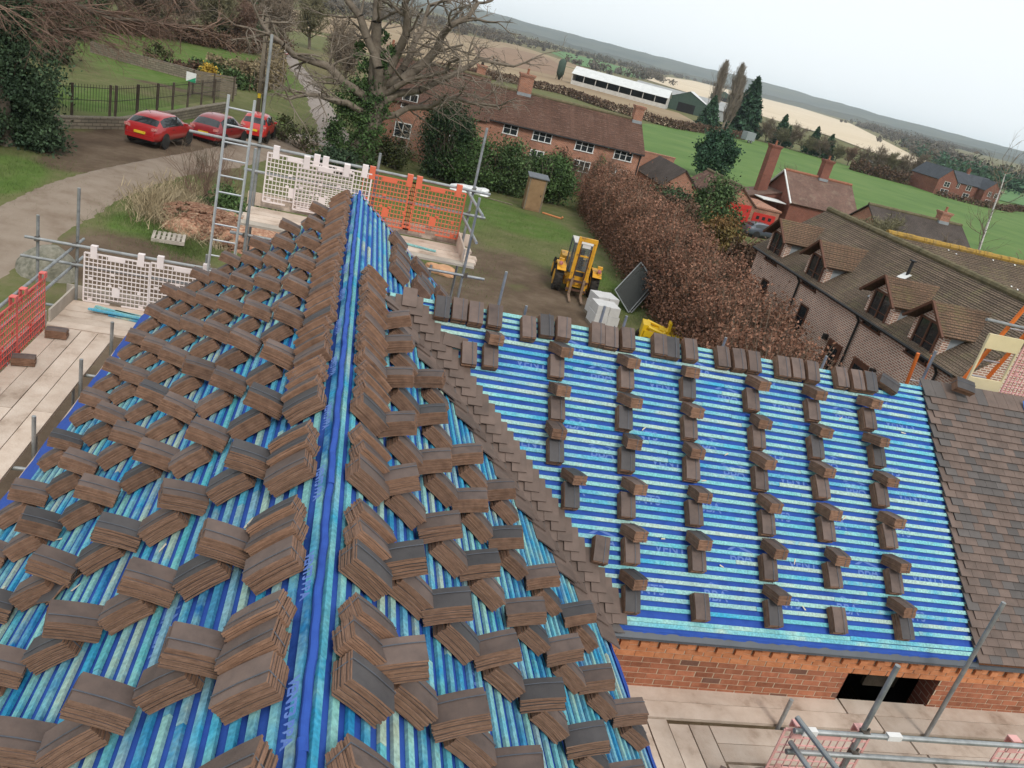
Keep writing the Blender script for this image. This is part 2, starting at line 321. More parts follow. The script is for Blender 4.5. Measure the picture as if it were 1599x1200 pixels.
# ------------------------------------------------------------------ terrain
def S(v): return np.clip(v, 0, 1) ** 2 * (3 - 2 * np.clip(v, 0, 1))
def G(x, y):
    x = np.asarray(x, float); y = np.asarray(y, float); d = np.hypot(x, y)
    z = 1.3 * S((-x - 1) / 9) * S((y - 20) / 16) * (1 - S((y - 140) / 120)) - .8 * S((y - 42) / 22) * np.maximum(S((x + 1) / 8), S((y - 140) / 120))
    z = z + .012 * np.clip(d - 700, 0, 3800)
    return z
def g1(x, y): return float(G(x, y))
pmat('stone_grey', [(.10, .10, .075), (.19, .18, .14), (.27, .25, .21)], 5, .95, .7, 16)
pmat('tile_laid', [(.098, .072, .060), (.130, .093, .077), (.155, .110, .091)], 5, .66, .12, 220, obj=.14, isl=.1, spec=.3)
pmat('tile_laid_dark', [(.082, .072, .068), (.108, .094, .088)], 5, .66, .12, 220, obj=.14, spec=.3)
pmat('brick_dark', [(.12, .06, .042), (.17, .085, .06)], 9, .9, .35, 60, obj=.2)
pmat('chip_wood', [(.50, .44, .33), (.62, .56, .45)], 9, .9)
# ------------------------------------------------------------------ ground sheet
def ground_mat():
    m, t, Nn, L, b = nodes('ground')
    geo = Nn.new('ShaderNodeNewGeometry')
    def noise(s, d=6, rg=.65):
        n = Nn.new('ShaderNodeTexNoise'); n.inputs['Scale'].default_value = s; n.inputs['Detail'].default_value = d; n.inputs['Roughness'].default_value = rg
        L.new(geo.outputs['Position'], n.inputs['Vector']); return n.outputs['Fac']
    def attr(nm): a = Nn.new('ShaderNodeAttribute'); a.attribute_name = nm; return a.outputs['Fac']
    def mixc(f, a, c):
        x = Nn.new('ShaderNodeMix'); x.data_type = 'RGBA'; L.new(f, x.inputs[0]); L.new(a, x.inputs[6]); L.new(c, x.inputs[7]); return x.outputs[2]
    def mask(nm, s, amp):
        ad = Nn.new('ShaderNodeMath'); ad.operation = 'MULTIPLY_ADD'; L.new(noise(s, 8, .72), ad.inputs[0]); ad.inputs[1].default_value = amp; L.new(attr(nm), ad.inputs[2])
        mr = Nn.new('ShaderNodeMapRange'); mr.inputs[1].default_value = .5 + amp * .5 - .16; mr.inputs[2].default_value = .5 + amp * .5 + .16; L.new(ad.outputs[0], mr.inputs[0]); return mr.outputs[0]
    def cr(s, cols, lo=.32, hi=.68): r = ramp(Nn, cols, lo, hi); L.new(noise(s, 9, .7), r.inputs[0]); return r.outputs[0]
    grass = cr(.7, [(.085, .095, .038), (.115, .125, .048), (.165, .145, .08)])
    lush = cr(.9, [(.065, .112, .024), (.092, .145, .034), (.13, .15, .058)])
    mud = cr(.55, [(.075, .052, .036), (.115, .082, .056), (.16, .12, .085)])
    dry = cr(.05, [(.17, .135, .075), (.14, .13, .06), (.21, .165, .10)])
    c = mixc(mask('lush', .35, .7), grass, lush); c = mixc(mask('dry', .2, .5), c, dry); c = mixc(mask('mud', .5, .8), c, mud)
    L.new(c, b.inputs['Base Color']); b.inputs['Roughness'].default_value = .97; b.inputs['Specular IOR Level'].default_value = .1
    bu = Nn.new('ShaderNodeBump'); bu.inputs['Strength'].default_value = .55; bu.inputs['Distance'].default_value = .12; L.new(noise(2.6, 9, .75), bu.inputs['Height']); L.new(bu.outputs[0], b.inputs['Normal'])
ground_mat()
def axis(lo, hi, step, ext):
    a = list(np.arange(lo, hi + .01, step)); s = step; x = hi
    while x < ext: s *= 1.22; x += s; a.append(x)
    s = step; x = lo; pre = []
    while x > -ext: s *= 1.22; x -= s; pre.append(x)
    return np.array(pre[::-1] + a)
gx = axis(-40, 50, .6, 9000); gy = axis(-8, 112, .6, 9000)
XX, YY = np.meshgrid(gx, gy); ZZ = G(XX, YY)
bumpy = (np.sin(XX * 1.7 + 1.3 * np.sin(YY * .9)) * np.sin(YY * 1.3 + np.sin(XX * .8)) * .035)
near = ((XX > -40) & (XX < 50) & (YY > -8) & (YY < 112)); ZZ = ZZ + bumpy * near
nx, ny = len(gx), len(gy); idx = np.arange(nx * ny).reshape(ny, nx)
F = np.stack([idx[:-1, :-1], idx[:-1, 1:], idx[1:, 1:], idx[1:, :-1]], -1).reshape(-1, 4)
gme = npmesh('ground', np.stack([XX, YY, ZZ], -1).reshape(-1, 3), F, 'ground', smooth=True)
def blobs(lst):
    a = np.zeros_like(XX)
    for (x, y, rx, ry, st) in lst: a = np.maximum(a, st * np.exp(-(((XX - x) / rx) ** 2 + ((YY - y) / ry) ** 2) ** 1.5))
    return a
mud = blobs([(6, 29, 5, 7, 1.0), (10, 33, 2.6, 3.2, 1.0), (7.5, 37.5, 3.5, 4, .8), (5, 41, 3, 3, .6), (-6.3, 27.5, 3, 2.6, 1.1), (-4, 24, 4, 5, 1.0), (-11, 39.5, 3, 4, 1.1), (-9, 43, 4, 3.5, 1), (-10.8, 35.6, 1.6, 1.4, 1), (-8, 48, 3, 4, .9), (0, 12, 14, 12, 1.0), (-12.2, 27.5, 1.2, 2, .8), (-5, 33.5, 1.6, 2, .6),
             (-6.5, 60, 1.5, 5, .6), (3, 20, 8, 8, .9), (15, 22, 5, 8, .7), (-13, 63, 4, 1.2, .7)])
lush = blobs([(-6.8, 30.6, 1.4, 1.5, 1.2), (-12.6, 32.6, 1.6, 2.6, 1.3), (11, 49.5, 3.4, 5.0, 1.1), (4.5, 47, 5, 5, .7), (13.2, 37, 1.3, 4.5, .8), (-13, 52, 5, 5, 1.1), (-16, 85, 10, 18, 1.3), (24, 45, 2, 6, 1.0), (-6, 62, 1.6, 3, .9), (7, 55, 6, 4, .8), (-15, 70, 5, 8, 1.1), (0, 90, 3, 14, .7)])
dry = blobs([(0, 3000, 9000, 2870, 1.0), (-200, 300, 180, 200, .9), (200, -300, 900, 330, .6), (12, 120, 26, 46, .9)])
for nm, a in (('mud', mud), ('lush', lush), ('dry', dry)):
    at = gme.attributes.new(nm, 'FLOAT', 'POINT'); at.data.foreach_set('value', a.ravel().astype(np.float32))
tag(link('ground', gme), kind='structure')
def gz(x, y): return g1(x, y) + .035 * math.sin(x * 1.7 + 1.3 * math.sin(y * .9)) * math.sin(y * 1.3 + math.sin(x * .8))

def smooth_path(pts, n=8):
    P_ = [Vector(p) for p in pts]; o = []
    for i in range(len(P_) - 1):
        p0, p1, p2, p3 = P_[max(i - 1, 0)], P_[i], P_[i + 1], P_[min(i + 2, len(P_) - 1)]
        for k in range(n):
            t_ = k / n; o.append(.5 * ((2 * p1) + (p2 - p0) * t_ + (2 * p0 - 5 * p1 + 4 * p2 - p3) * t_ ** 2 + (3 * p1 - p0 - 3 * p2 + p3) * t_ ** 3))
    return o + [P_[-1]]
def ribbon(name, left, right, mat, off=.04, nx_=9, n=14):
    l, r = smooth_path(left, n), smooth_path(right, n); mb = MB(); k = nx_
    for i, (a, b_) in enumerate(zip(l, r)):
        for j in range(k):
            t_ = j / (k - 1); wob = .10 * math.sin(i * 1.9 + j) if j in (0, k - 1) else 0
            p = a.lerp(b_, t_); x, y = p.x + wob, p.y + wob * .6
            mb.v.append((x, y, g1(x, y) + off + .03 * (1 - (2 * t_ - 1) ** 2) - (.09 if j in (0, k - 1) else 0)))
    for i in range(len(l) - 1):
        for j in range(k - 1): mb.f.append((i * k + j, i * k + j + 1, (i + 1) * k + j + 1, (i + 1) * k + j)); mb.m.append(0)
    return struct(name, mb, mat, smooth=True)
ribbon('road', [(-16, 17), (-12.4, 25.5), (-11.4, 29.9), (-10.9, 32.4), (-10.1, 35.2), (-8.9, 39.8), (-7.7, 45), (-6.5, 52), (-4.6, 60)],
       [(-12, 14), (-9.5, 23.5), (-8.9, 27), (-8.5, 30.6), (-7.9, 34), (-7.2, 38.5), (-5.6, 44.5), (-3.9, 52), (-1.2, 60)], 'asphalt', nx_=13)
ribbon('lane', [(-4.6, 60), (-3.2, 66), (-4.6, 76), (-6.0, 87), (-8.2, 97), (-9.9, 107), (-12.5, 118), (-20, 135)],
       [(-1.2, 60), (-.4, 67), (-1.4, 74), (-3.2, 86), (-5.2, 97), (-7.9, 108), (-10, 120), (-16, 138)], 'lane')
# far fields: thin sheets over the plain
def field(name, poly, mat, off=.12):
    bm = bmesh.new(); f = bm.faces.new([bm.verts.new((x, y, 0)) for x, y in poly])
    bmesh.ops.triangulate(bm, faces=bm.faces[:])
    for _ in range(4):
        ed = [e for e in bm.edges if e.calc_length() > 60]
        if ed: bmesh.ops.subdivide_edges(bm, edges=ed, cuts=1); bmesh.ops.triangulate(bm, faces=bm.faces[:])
    for v in bm.verts: v.co.z = g1(v.co.x, v.co.y) + off
    me = bpy.data.meshes.new(name); bm.to_mesh(me); bm.free(); me.materials.append(MATS[mat]); return tag(link(name, me), kind='structure')
field('green_field', [(27, 76), (31, 92), (50, 160), (64, 190), (91, 222), (118, 238), (132, 228), (152, 218), (176, 240), (200, 262), (420, 360), (420, 60), (60, 62), (44, 78)], 'green_field', .03)
field('stubble_field', [(-4, 138), (22, 200), (32, 222), (52, 233), (60, 212), (74, 199), (92, 216), (104, 262), (112, 300), (82, 330), (150, 560), (190, 760), (160, 1000), (40, 760), (-30, 420), (-40, 220)], 'stubble', .05)
field('brown_field', [(40, 330), (78, 372), (138, 620), (160, 800), (120, 800), (60, 540)], 'stubble_brown', .10)
field('crop_field', [(186, 790), (280, 880), (420, 1300), (300, 1400), (210, 1050)], 'crop_field', .3)
field('straw_field', [(290, 900), (330, 850), (352, 760), (318, 545), (262, 400), (243, 292), (262, 305), (300, 372), (400, 560), (560, 860), (900, 1500), (1100, 2100), (760, 2000), (430, 1320)], 'pale_field', .4)
field('far_green_field', [(190, 232), (206, 266), (243, 290), (262, 303), (300, 368), (420, 560), (700, 800), (700, 330), (300, 270)], 'crop_field', .25)
# low wooded hills on the horizon, in two ranks
def hills(name, d0, base, amp, seed, depth):
    mb = MB(); rr = random.Random(seed); ph = [rr.uniform(0, 6.3) for _ in range(12)]
    k = 260; rows = 5
    for i in range(k + 1):
        a = R(-75) + R(150) * i / k
        h = base + amp * sum(math.sin(a * f_ + p_) / f_ ** .8 for f_, p_ in zip((5, 9, 14, 23, 37, 61, 97, 150, 230, 310, 420, 540), ph))
        for j in range(rows):
            t_ = j / (rows - 1); d = d0 + depth * t_; x, y = d * math.sin(a), d * math.cos(a)
            z0 = g1(x, y) - 3; hh = h * math.sin(t_ * math.pi / 2 * 1.0) ** .8
            mb.v.append((x, y, z0 + hh + (rr.uniform(-2.5, 2.5) if j > 1 else 0)))
    for i in range(k):
        for j in range(rows - 1): mb.f.append((i * rows + j, (i + 1) * rows + j, (i + 1) * rows + j + 1, i * rows + j + 1)); mb.m.append(0)
    struct(name, mb, 'hill_wood')
hills('far_hills', 4300, 62, 26, 3, 700)
hills('near_hills', 2300, 14, 5, 9, 500)
# ------------------------------------------------------------------ the house being re-roofed
TH = R(40.5); CT, ST, TT = math.cos(TH), math.sin(TH), math.tan(TH)
RX, RZ = .15, 7.4; WY, WZ = 8.98, 7.05
XL, XR, Y0, Y1 = -2.67, 3.2, -1.5, 12.3
class Slope:
    def __init__(s, O, a, d): s.O, s.a, s.d = Vector(O), Vector(a), Vector(d); s.n = Vector((0, 0, 1)) * CT - Vector((d[0], d[1], 0)).normalized() * -ST; s.h = Vector((d[0], d[1], 0)).normalized()
    def p(s, u, t_, n=0): return s.O + s.a * u + s.d * t_ + s.n * n
    def frame(s, u, t_, n=0, yaw=0, roll=0):       # x along the ridge, y up the slope, z out of it
        X_ = s.a; Y_ = -s.d; Z_ = X_.cross(Y_)
        if Z_.dot(s.n) < 0: X_ = -X_; Z_ = -Z_
        m_ = Matrix((X_, Y_, Z_)).transposed().to_4x4()
        return Matrix.Translation(s.p(u, t_, n)) @ m_ @ Matrix.Rotation(yaw, 4, 'Z') @ Matrix.Rotation(roll, 4, 'Y')
LS = Slope((RX, 0, RZ), (0, 1, 0), (-CT, 0, -ST)); RS = Slope((RX, 0, RZ), (0, 1, 0), (CT, 0, -ST)); WS = Slope((0, WY, WZ), (1, 0, 0), (0, -CT, -ST))
def vx(s_): return .56 + .998 * s_ * CT            # valley on the wing slope
def vy(s_): return WY - (RX + s_ * CT - .56) * 1.002   # valley on the main slope
LEN_L, LEN_R, LEN_W = (RX - XL) / CT, (XR - RX) / CT, 3.51
house = thing('house', 'brick house under construction, blue membrane and battened roof loaded with tile bundles', 'house', (0, 6, 0))
def memb(name, pts):
    mb = MB(); n = len(pts); mb.add(pts, [tuple(range(n))]); return part(name, mb, 'membrane', house, world_=True)
sl_left = memb('roof_slope', [LS.p(Y0, 0), LS.p(Y0, LEN_L), LS.p(Y1, LEN_L), LS.p(Y1, 0)])
sl_right = memb('roof_slope', [RS.p(Y0, 0), RS.p(Y1, 0), RS.p(Y1, LEN_R), (XR, 11.62, RZ - (XR - RX) * TT), (.56, WY, RZ - (.56 - RX) * TT), (XR, vy(LEN_R), RZ - (XR - RX) * TT), RS.p(Y0, LEN_R)])
sl_wing = memb('roof_slope', [WS.p(.56, 0), WS.p(vx(LEN_W), LEN_W), WS.p(10.2, LEN_W), WS.p(10.2, 0)])
BS = Slope((0, WY, WZ), (1, 0, 0), (0, CT, -ST))
sl_back = memb('roof_slope', [BS.p(.56, 0), BS.p(10.2, 0), BS.p(10.2, LEN_W), BS.p(vx(LEN_W), LEN_W)])
def battens(sl, par, s_, u0, u1, wd=.040, th=.021, n0=.001, mat='batten'):
    u = u0
    while u < u1 - .05:
        e = min(u1, u + rng.uniform(1.6, 4.6))
        if u1 - e < .5: e = u1
        L_ = e - u - .004
        mb = MB().box((0, 0, 0), (L_, wd * rng.uniform(.94, 1.04), th)); o = link('batten', mb.mesh('batten', mat), par)
        o.matrix_basis = sl.frame(u + L_ / 2, s_ + rng.uniform(-.004, .004), n0 + th / 2 + rng.uniform(0, .003)); o.matrix_parent_inverse = rootmat(par).inverted()
        u = e
s_ = .046
while s_ < LEN_L - .22: battens(LS, sl_left, s_, Y0, Y1 - .12); s_ += .1
s_ = .046
while s_ < LEN_R - .1:
    x_ = RX + s_ * CT
    if x_ < .5: battens(RS, sl_right, s_, Y0, Y1 - .12)
    else:
        battens(RS, sl_right, s_, Y0, vy(s_) - .06)
        if 2 * WY - vy(s_) + .1 < Y1 - .3: battens(RS, sl_right, s_, 2 * WY - vy(s_) + .06, Y1 - .12)
    s_ += .1
ks = [.028, .105] + [.19 + .0995 * k for k in range(32)] + [3.40, 3.452]
for s_ in ks: battens(WS, sl_wing, s_, vx(s_) + .05, 7.86, mat='batten_pale', wd=.044, th=.024)
# ridge strip of membrane folded over the apex
y = Y0; seg = 0
while y < Y1 - .05:
    y2 = min(Y1, y + rng.uniform(1.3, 2.4)); k = max(4, int((y2 - y) / .06)); mb = MB(); ox = rng.uniform(-.006, .006); oz = .004 * (seg % 2)
    for i in range(k + 1):
        yy = y + (y2 - y + .06) * i / k; w_ = .0035 * math.sin(yy * 9.3) + .0025 * math.sin(yy * 23.1); cr = rng.uniform(-.0035, .0035)
        for px, pz in ((-.022, -.022), (-.019, -.006), (-.015, .003), (-.005, .006), (.006, .005), (.015, .002), (.019, -.007), (.022, -.022)): mb.v.append((RX + px + w_ + ox + rng.uniform(-.0012, .0012), yy, RZ + .022 + oz + pz + (cr if abs(px) < .02 else 0)))
    for i in range(k):
        for j in range(7): mb.f.append((i * 8 + j, i * 8 + j + 1, (i + 1) * 8 + j + 1, (i + 1) * 8 + j)); mb.m.append(0)
    part('ridge_membrane', mb, 'membrane', house, world_=True); y = y2; seg += 1
# eave skirts of loose membrane
def skirt(name, p0, p1, dirv, w, mat='membrane_light'):
    mb = MB(); p0, p1, dirv = Vector(p0), Vector(p1), Vector(dirv); k = 70
    for i in range(k + 1):
        b_ = p0.lerp(p1, i / k); wob = .012 * math.sin(i * .9) + .008 * math.sin(i * 2.3 + 1)
        for j in range(4):
            t_ = j / 3; mb.v.append(b_ + dirv * (w * t_) + Vector((0, 0, wob * t_ - .03 * t_ * t_)))
    for i in range(k):
        for j in range(3): mb.f.append((i * 4 + j, i * 4 + j + 1, (i + 1) * 4 + j + 1, (i + 1) * 4 + j)); mb.m.append(0)
    part(name, mb, mat, house, smooth=True, world_=True)
skirt('eave_membrane', RS.p(Y0, LEN_R - .06, .012), RS.p(vy(LEN_R) - .02, LEN_R - .06, .012), RS.d, .13, 'membrane')
skirt('eave_membrane', LS.p(Y0, LEN_L - .26, .012), LS.p(Y1, LEN_L - .26, .012), LS.d, .34, 'membrane')
skirt('eave_membrane', WS.p(vx(LEN_W) - .05, LEN_W - .05, .006), WS.p(7.85, LEN_W - .05, .006), WS.d, .055, 'membrane')
part('eaves_tray', MB().prism([WS.p(3.1, LEN_W - .03, -.012), WS.p(7.88, LEN_W - .03, -.012), WS.p(7.88, LEN_W + .075, -.020), WS.p(3.1, LEN_W + .075, -.020)], (0, 0, -.008)), 'fascia', house, world_=True)
skirt('verge_membrane', RS.p(Y1 - .1, .02, .03), RS.p(Y1 - .1, 3.3, .03), (0, 1, 0), .16)
skirt('verge_membrane', LS.p(Y1 - .1, .02, .03), LS.p(Y1 - .1, LEN_L, .03), (0, 1, 0), .16)
# walls
def wallbox(name, a, b_, mat='house_brick'): return part(name, MB().bb(a, b_), mat, house, uv=True, world_=True)
EZ = 4.70
wallbox('wall', (-2.45, -1.2, 0), (-2.2, 12.0, EZ)); wallbox('wall', (2.72, -1.2, 0), (2.98, 6.45, EZ)); wallbox('wall', (2.72, 11.4, 0), (2.98, 12.0, EZ))
wallbox('wall', (3.0, 11.4, 0), (9.8, 11.6, EZ)); wallbox('wall', (9.6, 6.75, 0), (9.85, 11.38, EZ))
for y in (-1.19, 11.78):
    mb = MB().prism([(-2.2, y, 0), (2.72, y, 0), (2.72, y, EZ), (RX, y, RZ - .15), (-2.2, y, EZ)], (0, .22, 0)); part('gable_wall', mb, 'house_brick', house, uv=True, world_=True)
mb = MB().prism([(9.62, 6.76, EZ), (9.62, 11.2, EZ), (9.62, WY, WZ - .12)], (.2, 0, 0)); part('gable_wall', mb, 'house_brick', house, uv=True, world_=True)
# front wall of the wing: a mortar core with an opening, each brick laid on it
FY = 6.39; OX0, OX1, OZ0, OZ1 = 6.36, 7.60, 3.70, 4.37
mb = MB()
mb.bb((3.0, FY, 0), (OX0, FY + .24, 4.735)); mb.bb((OX1, FY, 0), (9.84, FY + .24, 4.735)); mb.bb((OX0, FY + .002, OZ1), (OX1, FY + .238, 4.733)); mb.bb((OX0, FY + .002, 0), (OX1, FY + .238, OZ0))
fw = part('front_wall', mb, 'mortar', house, world_=True)
BRK = MB().box((0, 0, 0), (.212, .03, .064)).mesh('brick', 'brick'); BRKN = MB().box((0, 0, 0), (.212, .03, .064)).mesh('brick', 'brick_new'); HDR = MB().box((0, 0, 0), (.100, .03, .064)).mesh('brick', 'brick'); HDRN = MB().box((0, 0, 0), (.100, .05, .064)).mesh('brick', 'brick_new')
HB = {}
def cut_brick(w, mat):
    w = round(w, 2)
    if (w, mat) not in HB: HB[(w, mat)] = MB().box((0, 0, 0), (w - .012, .03, .064)).mesh('brick', mat)
    return HB[(w, mat)]
for r in range(13):
    z = 4.735 - .036 - r * .0755; x = 3.02 + (.1125 if r % 2 else 0) - .225; dent = (r == 2); new_row = r < 5  # upper courses use the newer, lighter orange brick
    while x < 9.8:
        w = .1125 if dent else .225; x0, x1 = max(x, 3.02), x + w; mat = 'brick_new' if new_row else ('brick' if rng.random() < .93 else 'brick_dark')
        hole = OZ0 < z < OZ1 + .02; spans = [(x0, x1)]
        if hole: spans = [(max(x0, a_), min(x1, b_)) for a_, b_ in ((0, OX0), (OX1, 99))]
        for a_, b_ in spans:
            if b_ - a_ > .035:
                o = link('brick', cut_brick(b_ - a_, mat), fw); o.matrix_parent_inverse = rootmat(fw).inverted()
                o.location = ((a_ + b_) / 2, FY + .010 - (.034 if dent and int(round(x / .1125)) % 2 else 0) - (.003 if new_row else 0), z); o.rotation_euler = (rng.uniform(-.006, .006), rng.uniform(-.005, .005), rng.uniform(-.008, .008))
        x += w
part('lintel', MB().bb((OX0 - .1, FY + .02, OZ1 - .001), (OX1 + .1, FY + .2, OZ1 + .004)), 'soffit_dark', house, world_=True)
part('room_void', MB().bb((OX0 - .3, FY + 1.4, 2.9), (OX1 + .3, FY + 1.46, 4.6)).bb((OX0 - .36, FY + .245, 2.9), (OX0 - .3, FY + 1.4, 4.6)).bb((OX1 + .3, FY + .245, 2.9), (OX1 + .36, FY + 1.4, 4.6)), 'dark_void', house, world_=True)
part('stud', MB().bb((OX1 - .42, FY + .55, 3.7), (OX1 + .05, FY + .60, 4.6)), 'wood_dark', house, world_=True); part('reveal', MB().bb((OX1 - .002, FY + .0, OZ0), (OX1 + .02, FY + .24, OZ1)).bb((OX0 - .02, FY + .0, OZ0), (OX0 + .002, FY + .24, OZ1)), 'house_brick', house, uv=True, world_=True)
part('fascia', MB().bb((3.12, 6.29, 4.655), (7.9, 6.31, 4.71)), 'fascia', house, world_=True)
part('fascia', MB().bb((7.902, 6.29, 4.655), (9.9, 6.31, 4.71)), 'fascia', house, world_=True)
part('fascia', MB().bb((3.10, -1.3, 4.70), (3.125, 6.33, 4.82)), 'fascia', house, world_=True)
part('fascia', MB().bb((-2.62, -1.3, 4.86), (-2.595, 12.1, 4.98)), 'fascia', house, world_=True)

# ---- tiles
TL, TW, TK = .28, .168, .0098
def tile_mesh(face, edge, camber=.006, nibs=True, w=TW, TK=TK):
    mb = MB(); k = 3
    for i in range(k + 1):
        y = TL / 2 - TL * i / k; z = camber * (1 - (2 * i / k - 1) ** 2)
        for x in (-w / 2, w / 2):
            mb.v.append((x, y, z)); mb.v.append((x, y, z + TK))
    for i in range(k):
        a = i * 4; b_ = a + 4
        mb.f += [(a + 1, b_ + 1, b_ + 3, a + 3)]; mb.m += [0]
        mb.f += [(a, a + 2, b_ + 2, b_), (a, b_, b_ + 1, a + 1), (a + 2, a + 3, b_ + 3, b_ + 2)]; mb.m += [1, 1, 1]
    mb.f += [(0, 1, 3, 2), (k * 4, k * 4 + 2, k * 4 + 3, k * 4 + 1)]; mb.m += [1, 1]
    if nibs:
        for x in (-.04, .04): mb.box((x, TL / 2 - .012, -.003), (.022, .014, .009), None, 1)
    return mb.mesh('tile', [face, edge])
TILE = tile_mesh('tile_face', 'tile_edge'); TILE_D = tile_mesh('tile_dark', 'tile_edge'); TILE_F = tile_mesh('tile_laid', 'tile_face', .003, False, TW - .002, .014); TILE_FD = tile_mesh('tile_laid_dark', 'tile_dark', .003, False, TW - .002, .014)
# laid plain tiles at the right end of the wing
lay = part('tiled_area', MB().add([WS.p(7.9, .0, .006), WS.p(7.9, LEN_W, .006), WS.p(10.15, LEN_W, .006), WS.p(10.15, 0, .006)], [(0, 1, 2, 3)]), 'soffit_dark', house, world_=True)
def lay_tile(sl, u, s_bot, par, me, up=.027, tilt=R(-10.5), jig=1):
    o = link('tile', me, par); o.matrix_parent_inverse = rootmat(par).inverted()
    o.matrix_basis = sl.frame(u, s_bot - TL / 2, up + .011, rng.uniform(-.006, .006) * jig) @ Matrix.Rotation(tilt, 4, 'X')
    return o
courses = [LEN_W + .045 - .1 * k for k in range(35)]
bulk = MB(); cnt = 0
for ci, s_ in enumerate(courses):
    x = 7.80 + (.0825 if ci % 2 else 0) + TW / 2
    first = True
    while x < 10.1:
        dk = rng.random() < .36
        if cnt < 300 and x < 9.45: lay_tile(WS, x, s_, lay, TILE_FD if dk else TILE_F, .030); cnt += 1
        else:
            mt = WS.frame(x, s_ - TL / 2, .041) @ Matrix.Rotation(R(-10.5), 4, 'X'); src = TILE_F
            bulk.add([mt @ v.co for v in src.vertices], [tuple(p.vertices) for p in src.polygons], 1 if dk else 0)
        x += TW + .0015
part('tile_course', bulk, ['tile_laid', 'tile_laid_dark'], lay, world_=True, kind='stuff')
rt = MB()
for i in range(9):
    x0 = 7.86 + i * .25; pr = []
    for j in range(7):
        a = math.pi * (.12 + .76 * j / 6); pr.append((x0, WY + .13 * math.cos(a), WZ - .01 + .10 * math.sin(a)))
    rt.prism(pr, (.245, 0, 0))
# valley: dark valley tiles with cut plain tiles on both sides
val = part('valley', MB().add([WS.p(.56, 0, .004), WS.p(vx(LEN_W), LEN_W, .004), WS.p(vx(LEN_W) + .12, LEN_W, .004), WS.p(.68, 0, .004)], [(0, 1, 2, 3)]), 'soffit_dark', house, world_=True)
def valley_tile():
    mb = MB(); d = (Vector((XR, vy(LEN_R), 0)) - Vector((.56, WY, 0))); dz = -(XR - .56) * TT; ax = Vector((d.x, d.y, dz)).normalized()
    w1 = Vector((1, 0, 0)); w2 = Vector((0, -1, 0)); pts = []
    for L_ in (-.10, .155):
        for wv, t_ in ((w2, .15), (w2, .075), (w1, 0), (w1, .075), (w1, .15)): pts.append(ax * L_ + wv * t_ + Vector((0, 0, .045 if t_ == 0 else .03)) + Vector((0, 0, .014 if L_ > 0 else -.004)))
    top = pts; bot = [p - Vector((0, 0, .012)) for p in pts]
    f = [(i, i + 5, i + 6, i + 1) for i in range(4)]
    mb.add(top + bot, f + [tuple(10 + q for q in reversed(x)) for x in f] + [(5, 15, 16, 6), (6, 16, 17, 7), (7, 17, 18, 8), (8, 18, 19, 9), (0, 10, 15, 5), (4, 9, 19, 14)])
    return mb.mesh('valley_tile', 'tile_laid_dark')
VT = valley_tile()
for k in range(34):
    s_ = .16 + .1 * k; sR = (vx(s_) - RX) / CT
    o = link('valley_tile', VT, val); o.matrix_parent_inverse = rootmat(val).inverted(); o.location = WS.p(vx(s_), s_, .012)
    lay_tile(WS, vx(s_) + .09 + TW / 2, s_ + .02, val, TILE_F, .032, R(-10.5), 3)
    if k % 2: lay_tile(WS, vx(s_) + .02, s_ + .03, val, TILE_F, .026, R(-9.5), 3)
    lay_tile(RS, vy(sR) - .10 - TW / 2, sR + .03, val, TILE_F, .032, R(-10.5), 3)
    if k % 3 == 0 and k > 2: lay_tile(RS, vy(sR) - .27 - TW / 2, sR + .03, val, TILE_F, .034, R(-10.5), 5)

# ---- bundles of tiles
NT = 11; PITCH = .0109; BH = NT * PITCH
def bundle_mesh(seed):
    r_ = random.Random(seed); mb = MB(); drop = r_.choice((0, 0, 1))
    for i in range(NT - drop):
        dx, dy, a = r_.uniform(-.0045, .0045), r_.uniform(-.006, .006), r_.uniform(-.018, .018)
        mt = Matrix.Translation((dx, dy, i * PITCH)) @ Matrix.Rotation(r_.uniform(-.008, .008), 4, 'X') @ Matrix.Rotation(r_.uniform(-.008, .008), 4, 'Y') @ Matrix.Rotation(a, 4, 'Z') @ Matrix.Rotation(math.pi if r_.random() < .4 else 0, 4, 'Z')
        for p in TILE.polygons: pass
        mb.v_off = len(mb.v)
        vs = [mt @ v.co for v in TILE.vertices]
        k0 = len(mb.v); mb.v.extend([tuple(v) for v in vs])
        for p in TILE.polygons: mb.f.append(tuple(k0 + q for q in p.vertices)); mb.m.append(p.material_index if i == NT - 1 - drop else 1)
    return mb
BM = [bundle_mesh(s).mesh('tiles', ['tile_face', 'tile_edge']) for s in range(6)]
BMD = [bundle_mesh(s).mesh('tiles', ['tile_dark', 'tile_edge']) for s in range(20, 24)]
def strap_mesh():
    mb = MB(); t_ = .002; w = .0065; x = .03; y0, y1 = -TL / 2 - .003, TL / 2 + .003; z0, z1 = -.004, BH + .004
    cz = .006
    mb.box((x, y0, (z0 + z1) / 2), (w, t_, z1 - z0)); mb.box((x, y1, (z0 + z1) / 2), (w, t_, z1 - z0))
    mb.box((x, -TL / 4, z1 + cz / 2), (w, TL / 2 + .004, t_), Matrix.Rotation(cz / (TL / 2), 3, 'X')); mb.box((x, TL / 4, z1 + cz / 2), (w, TL / 2 + .004, t_), Matrix.Rotation(-cz / (TL / 2), 3, 'X'))
    return mb.mesh('strap', 'strap')
STRAP = strap_mesh()
POOL = []
def bundle(mt, label, group, detail=False, strap=True):
    POOL.append((mt, label, group, detail))
